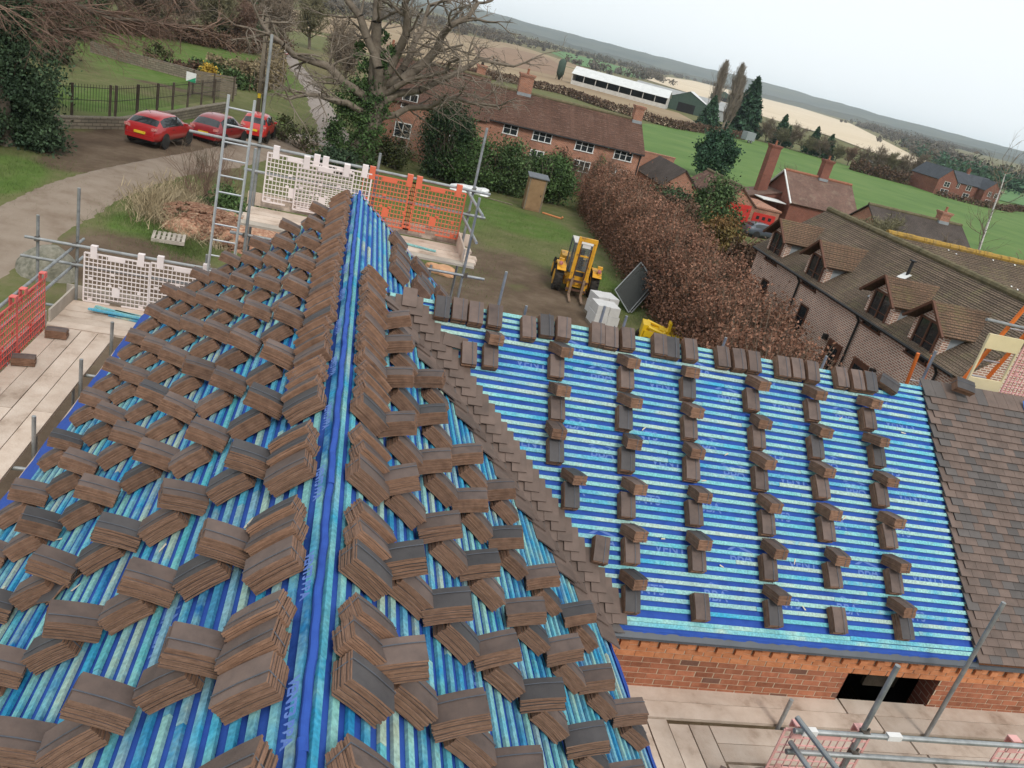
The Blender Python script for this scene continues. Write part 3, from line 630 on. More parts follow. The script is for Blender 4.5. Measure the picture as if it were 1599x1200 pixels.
def make_bundles(limit=296):
    eye = Vector((0, 0, CAMZ)); mi = M.inverted(); f_ = 1268.164
    def seen(mt):
        q = mi @ (mt.translation - eye)
        if q.z > -.3: return False
        return -70 < 799.5 + f_ * q.x / -q.z < 1670 and -70 < 600 - f_ * q.y / -q.z < 1290
    pool = sorted([b_ for b_ in POOL if seen(b_[0])], key=lambda b_: (b_[0].translation - eye).length)
    keep = [b_ for b_ in pool if b_[2] not in LOOSE_OK]; pool = [b_ for b_ in pool if b_[2] in LOOSE_OK]
    n = limit - len(keep)
    for mt, label, group, det in keep + pool[:n]:
        o = bpy.data.objects.new('tile_bundle', None); COL.objects.link(o); o.matrix_basis = mt; o.empty_display_size = .1
        tag(o, label, 'tile bundle', group); dark = rng.random() < .22
        if det:
            for i in range(NT):
                c = link('tile', (TILE_D if dark else TILE), o)
                c.matrix_basis = Matrix.Translation((rng.uniform(-.0045, .0045), rng.uniform(-.006, .006), i * PITCH)) @ Matrix.Rotation(rng.uniform(-.008, .008), 4, 'X') @ Matrix.Rotation(rng.uniform(-.008, .008), 4, 'Y') @ Matrix.Rotation(rng.uniform(-.014, .014) + (math.pi if rng.random() < .4 else 0), 4, 'Z')
        else:
            c = link('tiles', rng.choice(BMD if dark else BM), o); c['kind'] = 'stuff'
        link('strap', STRAP, o)
    mb = MB(); mats = ['tile_face', 'tile_edge', 'strap']
    for mt, label, group, det in pool[n:]:
        for src, off in ((rng.choice(BM), 0), (STRAP, 2)):
            k0 = len(mb.v); mb.v.extend([tuple(mt @ v.co) for v in src.vertices])
            for p in src.polygons: mb.f.append(tuple(k0 + q for q in p.vertices)); mb.m.append(p.material_index + off)
    if mb.v: solid('tile_bundles', mb, mats, 'mass of brown tile bundles at the far end of the roof before the gable', 'tile bundles', kind='stuff')
ORD = ['first', 'second', 'third', 'fourth', 'fifth', 'sixth', 'seventh', 'eighth', 'ninth', 'tenth', 'eleventh', 'twelfth', 'thirteenth']
UPN = .030
def flat_B(sl, u, s_bot, lab, grp, det=False, yaw=None, roll=0, up=UPN, strap=True):
    return bundle(sl.frame(u, s_bot - TL / 2, up, rng.gauss(0, .05) if yaw is None else yaw, roll), lab, grp, det, strap)
def tilt_A(sl, u, s_btop, lab, grp, det=False, tilt=None, yaw=None):
    # stands on the slope with its upper end and on the bundle below with its lower end
    b_ = R(rng.uniform(12, 19)) if tilt is None else tilt
    e = sl.h * math.cos(b_) + Vector((0, 0, math.sin(b_))); nn = Vector((0, 0, math.cos(b_))) - sl.h * math.sin(b_)
    ang = TH + b_; hB = BH + UPN + .006
    s_c = s_btop - (hB - .028) / math.tan(ang) - .004
    Y_ = -e; X_ = Y_.cross(nn)
    m_ = Matrix((X_, Y_, nn)).transposed().to_4x4()
    c = sl.p(u, s_c, .028) + e * (TL / 2)
    return bundle(Matrix.Translation(c) @ m_ @ Matrix.Rotation(rng.gauss(0, .07) if yaw is None else yaw, 4, 'Z'), lab, grp, det)
gl = 'tile bundles on the long left slope'; gr = 'tile bundles on the right slope'; gw = 'tile bundles in columns on the wing'; gt = 'tile bundles along the wing ridge'; gk1 = 'tile bundles along the main ridge, left side'; gk2 = 'tile bundles along the main ridge, right side'
LOOSE_OK = {gl, gr, gk1, gk2}
def row(sl, y, sB, ri, side, grp, u_j=.03):
    for i, s_ in enumerate(sB):
        det = y < 5.3; u = y + rng.gauss(0, u_j)
        flat_B(sl, u + rng.gauss(0, .02), s_, f'flat tile bundle, {ORD[i]} below the ridge, in {ORD[ri]} {side} row from the far gable', grp, det)
        tilt_A(sl, u, s_ - TL, f'propped tile bundle, {ORD[i]} below the ridge, in {ORD[ri]} {side} row from the far gable', grp, det)
LY = (2.12, 2.95, 3.77, 4.62, 5.52, 6.40, 7.27, 8.14, 9.0, 9.88, 10.75, 11.6)
for j, y in enumerate(LY): row(LS, y, [.84 + .49 * k for k in range(6 if y > 2.9 else 3)], len(LY) - 1 - j, 'left', gl, .025)
for j, (y, tops) in enumerate(((2.1, (.42, .9, 1.4)), (2.88, (.42, .9, 1.36, 1.85)), (3.69, (.47, .90, 1.37, 1.86, 2.36, 2.84)), (4.53, (.47, .92, 1.36, 1.92, 2.39, 2.86, 3.36)), (5.38, (.50, .93, 1.40, 1.88, 2.39, 2.96)), (6.22, (.53, .98, 1.49, 1.98)), (7.05, (.56, 1.04)), (7.68, (.56,)))):
    row(RS, y, [t_ + TL for t_ in tops], 7 - j, 'right', gr, .02)
for y, ss in ((10.0, (.78,)), (10.45, (.80, 1.25)), (10.95, (.85, 1.38, 1.9)), (11.5, (.80, 1.3, 1.85, 2.45))):
    for s_ in ss:
        flat_B(RS, y, s_ + .1, 'dark tile bundle lying on the far slope by the gable scaffold', 'tile bundles on the far slope', yaw=rng.gauss(0, .12)); flat_B(RS, y + .19, s_ + .12, 'dark tile bundle lying on the far slope by the gable scaffold', 'tile bundles on the far slope', yaw=rng.gauss(0, .12))
# stacks leaning on each other along the main ridge
for sl, grp, nm, off in ((LS, gk1, 'left', 0), (RS, gk2, 'right', .3)):
    for gi, y in enumerate((1.72, 2.57, 3.39, 4.29, 5.2, 6.07, 6.95, 7.8, 8.7, 9.55, 10.4, 11.3)):
        if sl is RS and y > 8.6: continue
        for q in range(3 if y < 5 else 4):
            yy = y + q * .183 + .09 + (.04 if sl is RS else 0)
            sg = 1 if sl is LS else -1; lab = f'leaning tile bundle, {ORD[q]} of the {ORD[11 - gi]} stack from the gable, {nm} of the ridge'
            flat_B(sl, yy, .082 + TL + rng.uniform(-.012, .02), lab, grp, yy < 5.3, rng.gauss(0, .03), (0 if q == 0 else sg * -R(8 + 3 * q)), UPN + (0 if q == 0 else .014 + .006 * q))
# columns on the wing
SB = [.80, 1.31, 1.82, 2.34, 2.87, 3.37]
for ci, (x, rows, single) in enumerate(((1.82, [0], []), (2.62, [0, 1, 2], []), (3.48, [0, 1, 2, 3, 4, 5], []), (4.27, [0, 1, 2, 3, 4], [5]), (5.15, [0, 1, 2, 3, 4, 5], []), (5.97, [0, 1, 2, 3, 4], [5]), (6.81, [0, 1, 2, 3, 4, 5], []))):
    for k in range(6):
        if k in rows or k in single:
            w_ = f'{ORD[k]} down in the {ORD[ci]} wing column from the valley'
            flat_B(WS, x + rng.gauss(0, .012), SB[k] + rng.gauss(0, .008), 'tile bundle lying flat, ' + w_, gw, False, rng.gauss(0, .02))
            if k in rows: tilt_A(WS, x + rng.gauss(.015, .02), SB[k] - TL, 'tile bundle propped end-on, ' + w_, gw, False, R(rng.uniform(8, 18)), rng.gauss(.10, .14))
flat_B(WS, 1.58, .81, 'tile bundle lying flat between the valley tiles and the first column', gw, False, .05); flat_B(WS, 3.14, 2.88, 'single tile bundle lying beside the valley with nothing on it', None, False, -.12)
flat_B(WS, 2.80, 2.32, 'flat tile bundle set right of the second wing column, fourth down', gw, False, .02); tilt_A(WS, 2.81, 2.32 - TL, 'propped tile bundle set right of the second wing column, fourth down', gw, False, R(14), .25)
for ci, xs in enumerate(((1.23, 1.43, 1.62, 1.85), (2.48, 2.69), (3.12, 3.30, 3.51), (3.93, 4.10, 4.34), (4.79, 5.0, 5.21), (5.63, 5.83, 6.05), (6.49, 6.71, 6.91))):
    for k, x in enumerate(xs): flat_B(WS, x, .268 + rng.uniform(-.006, .012), f'flat tile bundle on the wing ridge, {ORD[k]} in the {ORD[ci]} cluster from the valley', gt, False, rng.gauss(0, .025))
flat_B(WS, 2.26, .35, 'tile bundle lying a little lower than the others along the wing ridge', None, False, .04)
bundle(WS.frame(7.2, .10, .04, R(62)), 'loose tile bundle lying askew at the end of the wing ridge', None)
bundle(WS.frame(8.35, -.02, .12, R(80)), 'dark tile bundle resting on the ridge of the tiled part', None)
# a few stray tiles
o = link('clay_tile', TILE_F); o.matrix_basis = WS.frame(1.42, .52, .05, R(82)) @ Matrix.Rotation(R(6), 4, 'Y'); tag(o, 'single clay tile lying crosswise on the battens near the valley', 'tile')
for i, (y, s_, a) in enumerate(((4.62, 2.02, 40), (4.66, 2.07, 50), (4.58, 2.0, 62))):
    o = link('clay_tile', TILE_D); o.matrix_basis = LS.frame(y, s_, .035 + .014 * i, R(a)); tag(o, 'loose dark clay tile fanned out in a slipped handful on the left slope', 'tile', 'slipped handful of tiles')
# printed words on the membrane
def word(txt, size):
    cu = bpy.data.curves.new('print', 'FONT'); cu.body = txt; cu.size = size; cu.align_x = 'CENTER'; cu.align_y = 'CENTER'; cu.offset = .003
    ob = bpy.data.objects.new('tmp', cu); COL.objects.link(ob); dg = bpy.context.evaluated_depsgraph_get(); me = bpy.data.meshes.new_from_object(ob.evaluated_get(dg)); bpy.data.objects.remove(ob)
    me.materials.clear(); me.materials.append(MATS['print_ink']); return me
WV, WB_ = word('VENT3', .15), word('BBA', .16)
chev = MB().add([(-.17, .08, 0), (-.05, .15, 0), (.17, .07, 0), (.10, .07, 0), (-.05, .118, 0), (-.11, .08, 0)], [(0, 1, 5), (1, 4, 5), (1, 2, 3), (1, 3, 4)]).mesh('print_mark', 'print_ink')
def put(me, nm, sl, par, u, s_, rot=0, n=.004):
    o = link(nm, me, par); o.matrix_parent_inverse = rootmat(par).inverted(); o.matrix_basis = sl.frame(u, s_, n) @ Matrix.Rotation(rot, 4, 'Z')
for r, s_ in enumerate((.35, .62, 1.30, 1.60, 2.08, 2.62, 3.08)):
    for c in range(8):
        x = 1.2 + c * .83 + (.35 if r % 2 else 0)
        if x < vx(s_) + .55 or x > 7.4: continue
        if c % 2: put(WV, 'print', WS, sl_wing, x, s_)
        else: put(WB_, 'print', WS, sl_wing, x, s_); put(chev, 'print_mark', WS, sl_wing, x, s_)
for y in (1.8, 3.6, 5.4, 7.2):
    put(WV, 'print', LS, sl_left, y, .95, math.pi); put(WB_, 'print', LS, sl_left, y + .7, 2.0, math.pi); put(WV, 'print', RS, sl_right, y, 1.35, math.pi)
WR = word('VENT3 BBA', .07)
for y in np.arange(1.6, 12, .85):
    o = link('print', WR, house); o.matrix_parent_inverse = rootmat(house).inverted(); o.matrix_basis = LS.frame(float(y), .035, .058) @ Matrix.Rotation(math.pi / 2 * 0, 4, 'Z')
# ------------------------------------------------------------------ scaffolds
PR = .0242
def pole(par, nm, p, q): return part(nm, MB().tube(p, q, PR, n=10), 'steel', par, smooth=False, world_=True)
def coupler(par, p): return part('coupler', MB().box(p, (.068, .068, .068)).box((p[0] + .03, p[1], p[2] + .04), (.016, .016, .045)), 'coupler', par, world_=True)
def board(par, a, b_, w=.222, t_=.038, mat='board', nm='board'):
    a, b_ = Vector(a), Vector(b_); d = b_ - a; L_ = d.length; me = MB().box((0, 0, 0), (L_ - .006, w, t_)).mesh('board', mat)
    o = link(nm, me, par); o.matrix_parent_inverse = rootmat(par).inverted()
    o.location = (a + b_) / 2 + Vector((0, 0, rng.uniform(-.004, .004))); o.rotation_mode = 'XYZ'; o.rotation_euler = (rng.uniform(-.008, .008), 0, math.atan2(d.y, d.x)); return o
# left side
sc1 = thing('scaffold', 'galvanised tube scaffold with board platform along the left eave', 'scaffold', (-3.5, 9, 0))
PZ = 4.50
for i in range(4):
    x = -3.93 + i * .235; y = 2.0
    for L_ in (2.6 + (i % 2) * 1.2, 3.9, 3.9):
        e = min(y + L_, 12.32)
        if e - y > .3: board(sc1, (x, y, PZ - .02), (x, e, PZ - .02))
        y = e + .004
y = 2.0
for L_ in (3.2, 3.9, 3.9): board(sc1, (-2.88, y, PZ - .02), (-2.88, min(y + L_, 12.6), PZ - .02), .18); y += L_ + .004
for i in range(5): board(sc1, (-4.1, 12.46 + i * .232, PZ - .018), (-2.2, 12.46 + i * .232, PZ - .018))
o = board(sc1, (-4.10, 2, PZ + .10), (-4.10, 12.4, PZ + .10), .03, .22, 'board_grey', 'toe_board'); o = board(sc1, (-4.2, 13.62, PZ + .10), (-2.0, 13.62, PZ + .10), .03, .22, 'board_grey', 'toe_board')
part('toe_board', MB().box((-4.07, 13.0, PZ + .10), (.03, 1.1, .22)), 'board_grey', sc1, world_=True)
for x, y, z in ((-4.05, 13.6, 6.33), (-4.63, 13.6, 5.78), (-4.05, 9.4, 5.5), (-4.05, 5.2, 5.6), (-2.1, 13.7, 5.6)): pole(sc1, 'standard', (x, y, gz(x, y)), (x, y, z))
for y in (12.0, 10.6, 8.95, 7.3, 5.6, 3.9): pole(sc1, 'standard', (-3.07, y, 0), (-3.07, y, PZ + .36))
for y0, z in ((1.5, 5.34), (1.5, 5.03)): pole(sc1, 'ledger', (-4.12, y0, z), (-4.12, 14.15, z))
pole(sc1, 'ledger', (-4.80, 13.55, 5.41), (-1.9, 13.55, 5.41)); pole(sc1, 'ledger', (-4.86, 13.55, 5.09), (-1.9, 13.55, 5.09))
for y in (3.5, 6.0, 8.5, 11, 13.3): pole(sc1, 'transom', (-4.4, y, PZ - .07), (-2.6, y, PZ - .07))
for p in ((-4.08, 13.57, 5.40), (-4.08, 13.57, 5.08), (-4.63, 13.57, 5.40)): coupler(sc1, p)
# far gable: a higher platform
sc2 = thing('scaffold', 'tube scaffold with a high board platform behind the far gable', 'scaffold', (.3, 13.8, 0))
GZ = 6.4
for i in range(5): board(sc2, (-1.62 + (i % 2) * .05, 13.24 + i * .232, GZ - .02), (2.22 + (i % 3) * .05, 13.24 + i * .232, GZ - .02), .222, .038, 'board' if i else 'board_grey')
part('toe_board', MB().box((.3, 14.44, GZ + .10), (3.9, .03, .22)), 'board', sc2, world_=True); part('toe_board', MB().box((2.02, 13.85, GZ + .11), (.03, 1.15, .24)), 'board', sc2, world_=True)
for z in (7.41, 6.98): pole(sc2, 'ledger', (-2.65 if z > 7.2 else -1.75, 14.36, z), (2.42, 14.36, z))
pole(sc2, 'ledger', (-1.7, 13.08, GZ - .17), (2.42, 13.08, GZ - .17)); pole(sc2, 'ledger', (-1.7, 14.36, GZ - .17), (2.3, 14.36, GZ - .17))
for x, y, z in ((2.12, 14.42, 8.5), (2.05, 13.1, 7.55), (-1.55, 14.42, 9.15), (-1.45, 13.02, 7.6), (.42, 14.42, 7.7), (1.5, 13.1, GZ - .1), (-.9, 13.1, GZ - .1)): pole(sc2, 'standard', (x, y, gz(x, y)), (x, y, z))
for z in (7.35, 6.9): pole(sc2, 'transom', (2.10, 12.75, z), (2.02, 14.6, z + .02))
pole(sc2, 'ledger', (-1.5, 12.9, 4.2), (2.3, 12.9, 4.2)); pole(sc2, 'ledger', (-1.5, 12.9, 2.2), (2.3, 12.9, 2.2))
for p in ((2.09, 13.09, GZ - .17), (2.12, 14.39, 7.41), (2.1, 14.39, 6.98), (-1.47, 13.05, GZ - .17), (-1.55, 14.39, 7.41)): coupler(sc2, p)
# ladder
ld = thing('ladder', 'aluminium ladder standing at the left end of the gable platform', 'ladder', (-1.8, 12.95, 0))
for x in (-1.97, -1.60): part('stile', MB().tube((x - .06, 12.6, .1), (x + .06, 13.06, 8.28), .022, n=6), 'aluminium', ld, world_=True)
for i in range(32):
    z = .35 + i * .25; t_ = z / 8.2; part('rung', MB().tube((-2.03 + .12 * t_, 12.6 + .46 * t_, z), (-1.66 + .12 * t_, 12.6 + .46 * t_, z), .014, n=6), 'aluminium', ld, world_=True)
# front of the wing
sc3 = thing('scaffold', 'tube scaffold with wide board platform in front of the wing wall', 'scaffold', (6, 5.4, 0))
QZ = 3.95
for i, y in enumerate((6.30, 6.07)): board(sc3, (3.5 + i * .28, y, QZ - .02), (6.4 + i * .35, y, QZ - .02)); board(sc3, (6.42 + i * .35, y, QZ - .02), (10, y, QZ - .02))
for i, y in enumerate((5.77, 5.54, 5.28, 5.05, 4.82)): board(sc3, (4.535 + (i > 1) * .01, y, QZ - .02), (7.0 + i * .1, y, QZ - .02)); board(sc3, (7.02 + i * .1, y, QZ - .02), (10, y, QZ - .02))
for i in range(5): board(sc3, (3.47 + i * .235, 2.2, QZ - .02), (3.47 + i * .235, 5.93 - (.05 if i > 2 else 0), QZ - .02), .222)
board(sc3, (3.26, 2.2, QZ - .02), (3.26, 5.9, QZ - .02), .12)
for x, y, z in ((3.42, 5.72, QZ + .42), (5.38, 5.92, QZ + .40), (5.0, 4.6, 6.06), (7.28, 5.92, 5.88), (8.3, 4.6, 5.7), (3.42, 3.9, QZ + .4)): pole(sc3, 'standard', (x, y, 0), (x, y, z))
pole(sc3, 'ledger', (4.30, 4.55, 5.32), (9.5, 4.55, 5.28)); pole(sc3, 'ledger', (4.32, 4.55, 5.08), (9.5, 4.55, 5.02))
pole(sc3, 'transom', (4.33, 4.62, 5.40), (4.62, 3.2, 5.36)); pole(sc3, 'transom', (4.36, 4.60, 5.14), (4.60, 3.2, 5.10))
for y in (2.6, 4.4): pole(sc3, 'transom', (2.9, y, QZ - .07), (5.2, y, QZ - .07))
for x in (5.5, 7.5, 9.5): pole(sc3, 'transom', (x, 4.4, QZ - .09), (x, 6.44, QZ - .09))
for p in ((5.0, 4.575, 5.31), (5.0, 4.575, 5.07)): coupler(sc3, p)
for x in (4.44, 5.28): part('tag', MB().box((x, 4.55, 5.32), (.14, .054, .054)), 'tag_white', sc3, world_=True)
part('toe_board', MB().box((7.0, 4.66, QZ + .1), (5.2, .03, .2)), 'board_grey', sc3, world_=True)
# poles of the back scaffold that peep over the wing ridge
sc4 = thing('scaffold', 'tube scaffold behind the wing, only its pole tops above the ridge', 'scaffold', (5, 12.4, 0))
for x, z in ((2.62, 6.62), (3.08, 6.12), (4.38, 6.36), (4.80, 6.26), (6.67, 6.2), (8.67, 6.2)): pole(sc4, 'standard', (x, 12.4, 0), (x, 12.4, z))
pole(sc4, 'ledger', (2.4, 12.36, 5.2), (9.4, 12.36, 5.2))
# ------------------------------------------------------------------ brick guards: moulded mesh panels hooked over the rails
def guard(label, mat, loc, rotz, w=.98, h=.82, group=None, lean=0, hk=.12, thin=1.0):
    o = thing('brick_guard', label, 'brick guard', loc, rotz, group); o.rotation_euler = (lean, 0, rotz)
    mb = MB(); nx_, nz_ = (15, 11) if thin == 1.0 else (12, 9); t_ = .016 if thin == 1.0 else .009
    for i in range(nx_ + 1):
        x = -w / 2 + w * i / nx_; tk = .024 if i in (0, nx_) else .0105 * thin
        z0 = -h if not (abs(i - nx_ / 2) < 1.6) else -h * .93
        mb.bb((x - tk / 2, -t_ / 2, z0), (x + tk / 2, t_ / 2, 0))
    for j in range(nz_ + 1):
        z = -h * j / nz_; tk = .024 if j in (0, nz_) else .0095 * thin; y = .003 if j not in (0, nz_) else .0045
        if j == nz_: mb.bb((-w / 2, -t_ / 2 - y, z - tk / 2), (-.09, t_ / 2 + y, z + tk / 2)); mb.bb((.09, -t_ / 2 - y, z - tk / 2), (w / 2, t_ / 2 + y, z + tk / 2))
        else: mb.bb((-w / 2, -t_ / 2 - y, z - tk / 2), (w / 2, t_ / 2 + y, z + tk / 2))
    part('mesh', mb, mat, o)
    for x in (-w * .36, w * .36): part('hook', MB().bb((x - .05, -.022, -.08), (x + .05, -.012, hk)).bb((x - .05, -.022, hk), (x + .05, .06, hk + .012)).bb((x - .05, .05, hk - .07), (x + .05, .06, hk)), mat, o)
    part('name_plate', MB().bb((-.14, -.018, -.07), (.12, -.012, .005)), mat, o)
    mk = MB()
    for x, z in ((-.40, -.42), (-.1, -.5), (.06, -.5), (.36, -.55), (-.4, -.78), (.4, -.78), (-.06, -.3)): mk.bb((x * w - .028, -.017, z * h / .82 - .022), (x * w + .028, -.012, z * h / .82 + .022))
    part('pad', mk, mat, o, kind='stuff'); part('kick_tab', MB().bb((-.06, -.017, -h * .83), (.06, -.012, -h * .62)), mat, o)
    return o
guard('pinkish white mesh guard at the end of the left platform, by the corner post', 'white_plastic', (-3.42, 13.50, 5.34), 0)
guard('pinkish white mesh guard at the end of the left platform, behind tile bundles', 'white_plastic', (-2.42, 13.50, 5.36), 0)
guard('red mesh guard on the left platform rail, the one closer to the corner posts', 'red_plastic', (-4.07, 11.75, 5.28), R(-90), 1.0, .85, 'red guards along the left platform', thin=.8)
guard('red mesh guard on the left platform rail, the one further from the corner posts', 'red_plastic', (-4.07, 10.70, 5.28), R(-90), 1.0, .85, 'red guards along the left platform', thin=.8)
guard('white mesh brick guard next to the ladder on the gable platform', 'white_plastic', (-.93, 14.31, 7.34), 0, .92)
guard('white mesh brick guard leaning crooked over its neighbour on the gable platform', 'white_plastic', (-.42, 14.22, 7.30), R(4), .92, lean=R(7))
guard('white mesh brick guard beside the orange guards on the gable platform', 'white_plastic', (-.12, 14.30, 7.34), 0, .92)
guard('orange mesh brick guard behind the roof apex on the gable platform', 'orange_plastic', (.66, 14.31, 7.34), 0, .9)
guard('orange mesh brick guard at the right end of the gable platform', 'orange_plastic', (1.50, 14.31, 7.34), 0, .98)
guard('pink mesh guard hanging on the front rails with a tile pile behind it', 'pink_plastic', (4.70, 4.62, 5.26), 0, .85, .8, hk=.05, thin=.7)
guard('pink mesh brick guard further along the front rails past the tall post', 'pink_plastic', (7.0, 4.62, 5.24), 0, .95, .8, hk=.05, thin=.7)
def loose_board(label, mat, c, d, rz): solid('plank', MB().box((0, 0, 0), d).mesh('plank', mat), mat, label, 'plank').matrix_basis = Matrix.Translation(c) @ Matrix.Rotation(rz, 4, 'Z')
# loose tile bundles and battens on the left platform
for k_, (x, y, a) in enumerate(((-3.80, 11.95, 5), (-3.88, 10.93, 12), (-3.98, 9.95, 8))):
    bundle(Matrix.Translation((x, y, PZ + .012)) @ Matrix.Rotation(R(90 + a), 4, 'Z'), f'tile bundle on the left platform boards, {ORD[k_]} from the corner posts', 'tile bundles on the left platform')
for i in range(9):
    o = link('batten', MB().box((0, 0, 0), (rng.uniform(.9, 1.5), .046, .026)).mesh('batten', 'batten')); o.matrix_basis = Matrix.Translation((-2.95 + rng.uniform(-.15, .12), 13.12 + rng.uniform(-.16, .16), PZ + .02 + .026 * (i // 4))) @ Matrix.Rotation(R(rng.uniform(-16, -2)), 4, 'Z')
    tag(o, 'turquoise offcut batten in the loose pile on the left platform', 'batten', 'loose pile of batten offcuts')
o = link('batten', MB().box((0, 0, 0), (1.2, .046, .026)).mesh('batten', 'batten')); o.matrix_basis = Matrix.Translation((1.0, 13.72, GZ + .02)) @ Matrix.Rotation(R(-14), 4, 'Z'); tag(o, 'single turquoise batten lying on the gable platform behind the orange guards', 'batten')
# tile pile on the front platform behind the pink guard
for i, (x, y, z, a) in enumerate(((4.62, 5.0, 0, 20), (4.86, 5.05, 0, 5), (5.08, 5.02, 0, -8), (4.75, 5.02, BH, 12), (4.98, 5.05, BH, -5), (4.45, 5.12, 0, 60))):
    bundle(Matrix.Translation((x, y, QZ + .012 + z)) @ Matrix.Rotation(R(a), 4, 'Z'), 'tile bundle in the pile behind the pink mesh guard', 'tile pile behind the pink guard')
# yellow ladder gate, orange ladder and pink guards beyond the wing ridge
gt_ = thing('ladder_gate', 'cream plastic ladder gate beyond the tiled wing ridge', 'gate', (9.45, 9.7, 6.9))
for z0, z1 in ((6.90, 7.11), (7.57, 7.79)): part('panel', MB().prism([(9.14, 9.7, z0), (9.74, 9.7, z0), (9.74, 9.7, z1), (9.14, 9.7, z1)], (0, .04, 0)), 'cream_plastic', gt_, world_=True)
for x in (9.155, 9.725): part('stile', MB().tube((x, 9.72, 6.95), (x, 9.72, 7.75), .024, n=6), 'cream_plastic', gt_, world_=True)
lo_ = thing('ladder', 'orange ladder rising behind the cream ladder gate', 'ladder', (9.6, 10.0, 0))
for x in (9.36, 9.72): part('stile', MB().tube((x - .25, 10.25, 5.5), (x + .55, 9.75, 9.4), .034, n=6), 'ladder_orange', lo_, world_=True)
for i in range(14):
    t_ = (i + .5) / 14; part('rung', MB().tube((9.11 + .8 * t_, 10.25 - .5 * t_, 5.5 + 3.9 * t_), (9.47 + .8 * t_, 10.25 - .5 * t_, 5.5 + 3.9 * t_), .014, n=6), 'aluminium', lo_, world_=True)
lo2 = thing('ladder', 'orange ladder top showing above the wing ridge before the barn wall', 'ladder', (9.7, 11.6, 0))
for x in (9.60, 9.88): part('stile', MB().tube((x + .9, 11.9, .1), (x - .14, 11.25, 6.88), .032, n=6), 'ladder_orange', lo2, world_=True)
for i in range(22): part('rung', MB().tube((10.45 - 1.0 * i / 23, 11.9 - .62 * i / 23, .5 + i * .28), (10.73 - 1.0 * i / 23, 11.9 - .62 * i / 23, .5 + i * .28), .014, n=6), 'aluminium', lo2, world_=True)
guard('pink mesh brick guard standing beyond the end of the tiled ridge', 'pink_plastic', (10.32, 9.75, 7.78), R(0), .98, 1.0)
pole(sc4, 'ledger', (9.1, 9.85, 7.95), (11.2, 9.85, 7.9)); pole(sc4, 'standard', (9.02, 10.4, 0), (9.02, 10.4, 7.2))
o = solid('membrane_offcut', MB().add([(9.42, 8.70, 6.88), (9.62, 8.62, 6.80), (9.60, 8.9, 7.10), (9.40, 8.92, 7.14)], [(0, 1, 2, 3)]), 'blue_flap', 'blue flap of membrane sticking up at the end of the tiled ridge', 'membrane')
mb = MB()
for i in range(9):
    x0 = 7.9 + i * .24; pts = []
    for j in range(6): a = math.pi * (.1 + .8 * j / 5); pts.append((x0, WY + .02 + .12 * math.cos(a), WZ + .0 + .075 * math.sin(a)))
    if i > 3: mb.prism(pts, (.235, 0, 0))
part('ridge_mortar', MB().bb((8.2, 9.0, 7.03), (10, 9.12, 7.12)), 'stone_wrap', house, world_=True)

# ------------------------------------------------------------------ forklift truck
def wheel(par, c, r, w, axis='X', tm='rubber', rm='rim', tread=False):
    t_ = part('wheel', MB().lathe([(r * .62, -w / 2), (r * .93, -w / 2), (r, -w * .36), (r, w * .36), (r * .93, w / 2), (r * .62, w / 2)], c, axis, 24), tm, par, smooth=False)
    mb = MB().lathe([(.05 * r, -w * .50), (r * .56, -w * .51), (r * .62, -w * .54), (r * .62, w * .54), (r * .56, w * .51), (.05 * r, w * .50)], c, axis, 20)
    for i in range(10):
        a = 2 * math.pi * i / 10; cc = Vector(c) + (Vector((w * .50, r * .38 * math.cos(a), r * .38 * math.sin(a))) if axis == 'X' else Vector((r * .38 * math.cos(a), w * .50, r * .38 * math.sin(a))))
        mb.box(cc, (.02 * r / .3, .05 * r / .3, .05 * r / .3))
    part('rim', mb, rm, t_)
    if tread:
        tr = MB()
        for i in range(22):
            a = 2 * math.pi * i / 22
            for sg in (-1, 1): tr.box(Vector(c) + Vector((sg * w * .24, r * math.cos(a + sg * .07), r * math.sin(a + sg * .07))), (w * .46, .06, .05), Matrix.Rotation(a, 3, 'X') @ Matrix.Rotation(sg * .5, 3, 'Z'))
        part('tread', tr, tm, t_)
    return t_
fk = thing('forklift_truck', 'yellow rough-terrain forklift with tall mast and lowered forks on the muddy grass', 'forklift', (10.75, 35.5, gz(10.95, 35)), R(-9)); fk.scale = (.92, .92, .92)
def fp(nm, mb, mat, **k): return part(nm, mb, mat, fk, **k)
for sx in (-1, 1): wheel(fk, (sx * .92, -.25, .62), .62, .42, 'X', 'rubber', 'digger_yellow', True); wheel(fk, (sx * .88, 2.2, .48), .48, .32, 'X', 'rubber', 'digger_yellow', True)
fp('chassis', MB().bb((-.62, -.6, .45), (.62, 2.7, .85)).bb((-.75, 1.5, .85), (.75, 2.75, 1.35)).bb((-.6, 2.75, .5), (.6, 3.0, 1.3)), 'digger_yellow')
fp('front_panel', MB().bb((-.55, -.72, .55), (.55, -.61, 1.05)).bb((-.42, -.70, 1.05), (.42, -.61, 1.25)), 'digger_yellow'); fp('vent', MB().bb((-.25, -.73, 1.0), (.25, -.722, 1.22)), 'mesh_dark')
for sx in (-1, 1): fp('mudguard', MB().prism([(sx * .68, -.95, 1.18), (sx * .68, -.6, 1.40), (sx * .68, .15, 1.40), (sx * .68, .45, 1.18), (sx * .68, .4, 1.14), (sx * .68, .12, 1.34), (sx * .68, -.57, 1.34), (sx * .68, -.9, 1.14)], (sx * .45, 0, 0)), 'digger_yellow'); fp('headlamp', MB().lathe([(.02, -.06), (.09, -.05), (.10, .05), (.03, .07)], (sx * .98, -.78, 1.48), 'Y', 12), 'lamp_red'); fp('lamp_bracket', MB().bb((sx * .98 - .05, -.8, 1.3), (sx * .98 + .05, -.6, 1.42)).bb((sx * .98 - .12, -.72, 1.56), (sx * .98 + .12, -.55, 1.70)), 'digger_yellow')
cab = fp('cab', MB(), 'black_pipe') if False else None
cabm = MB()
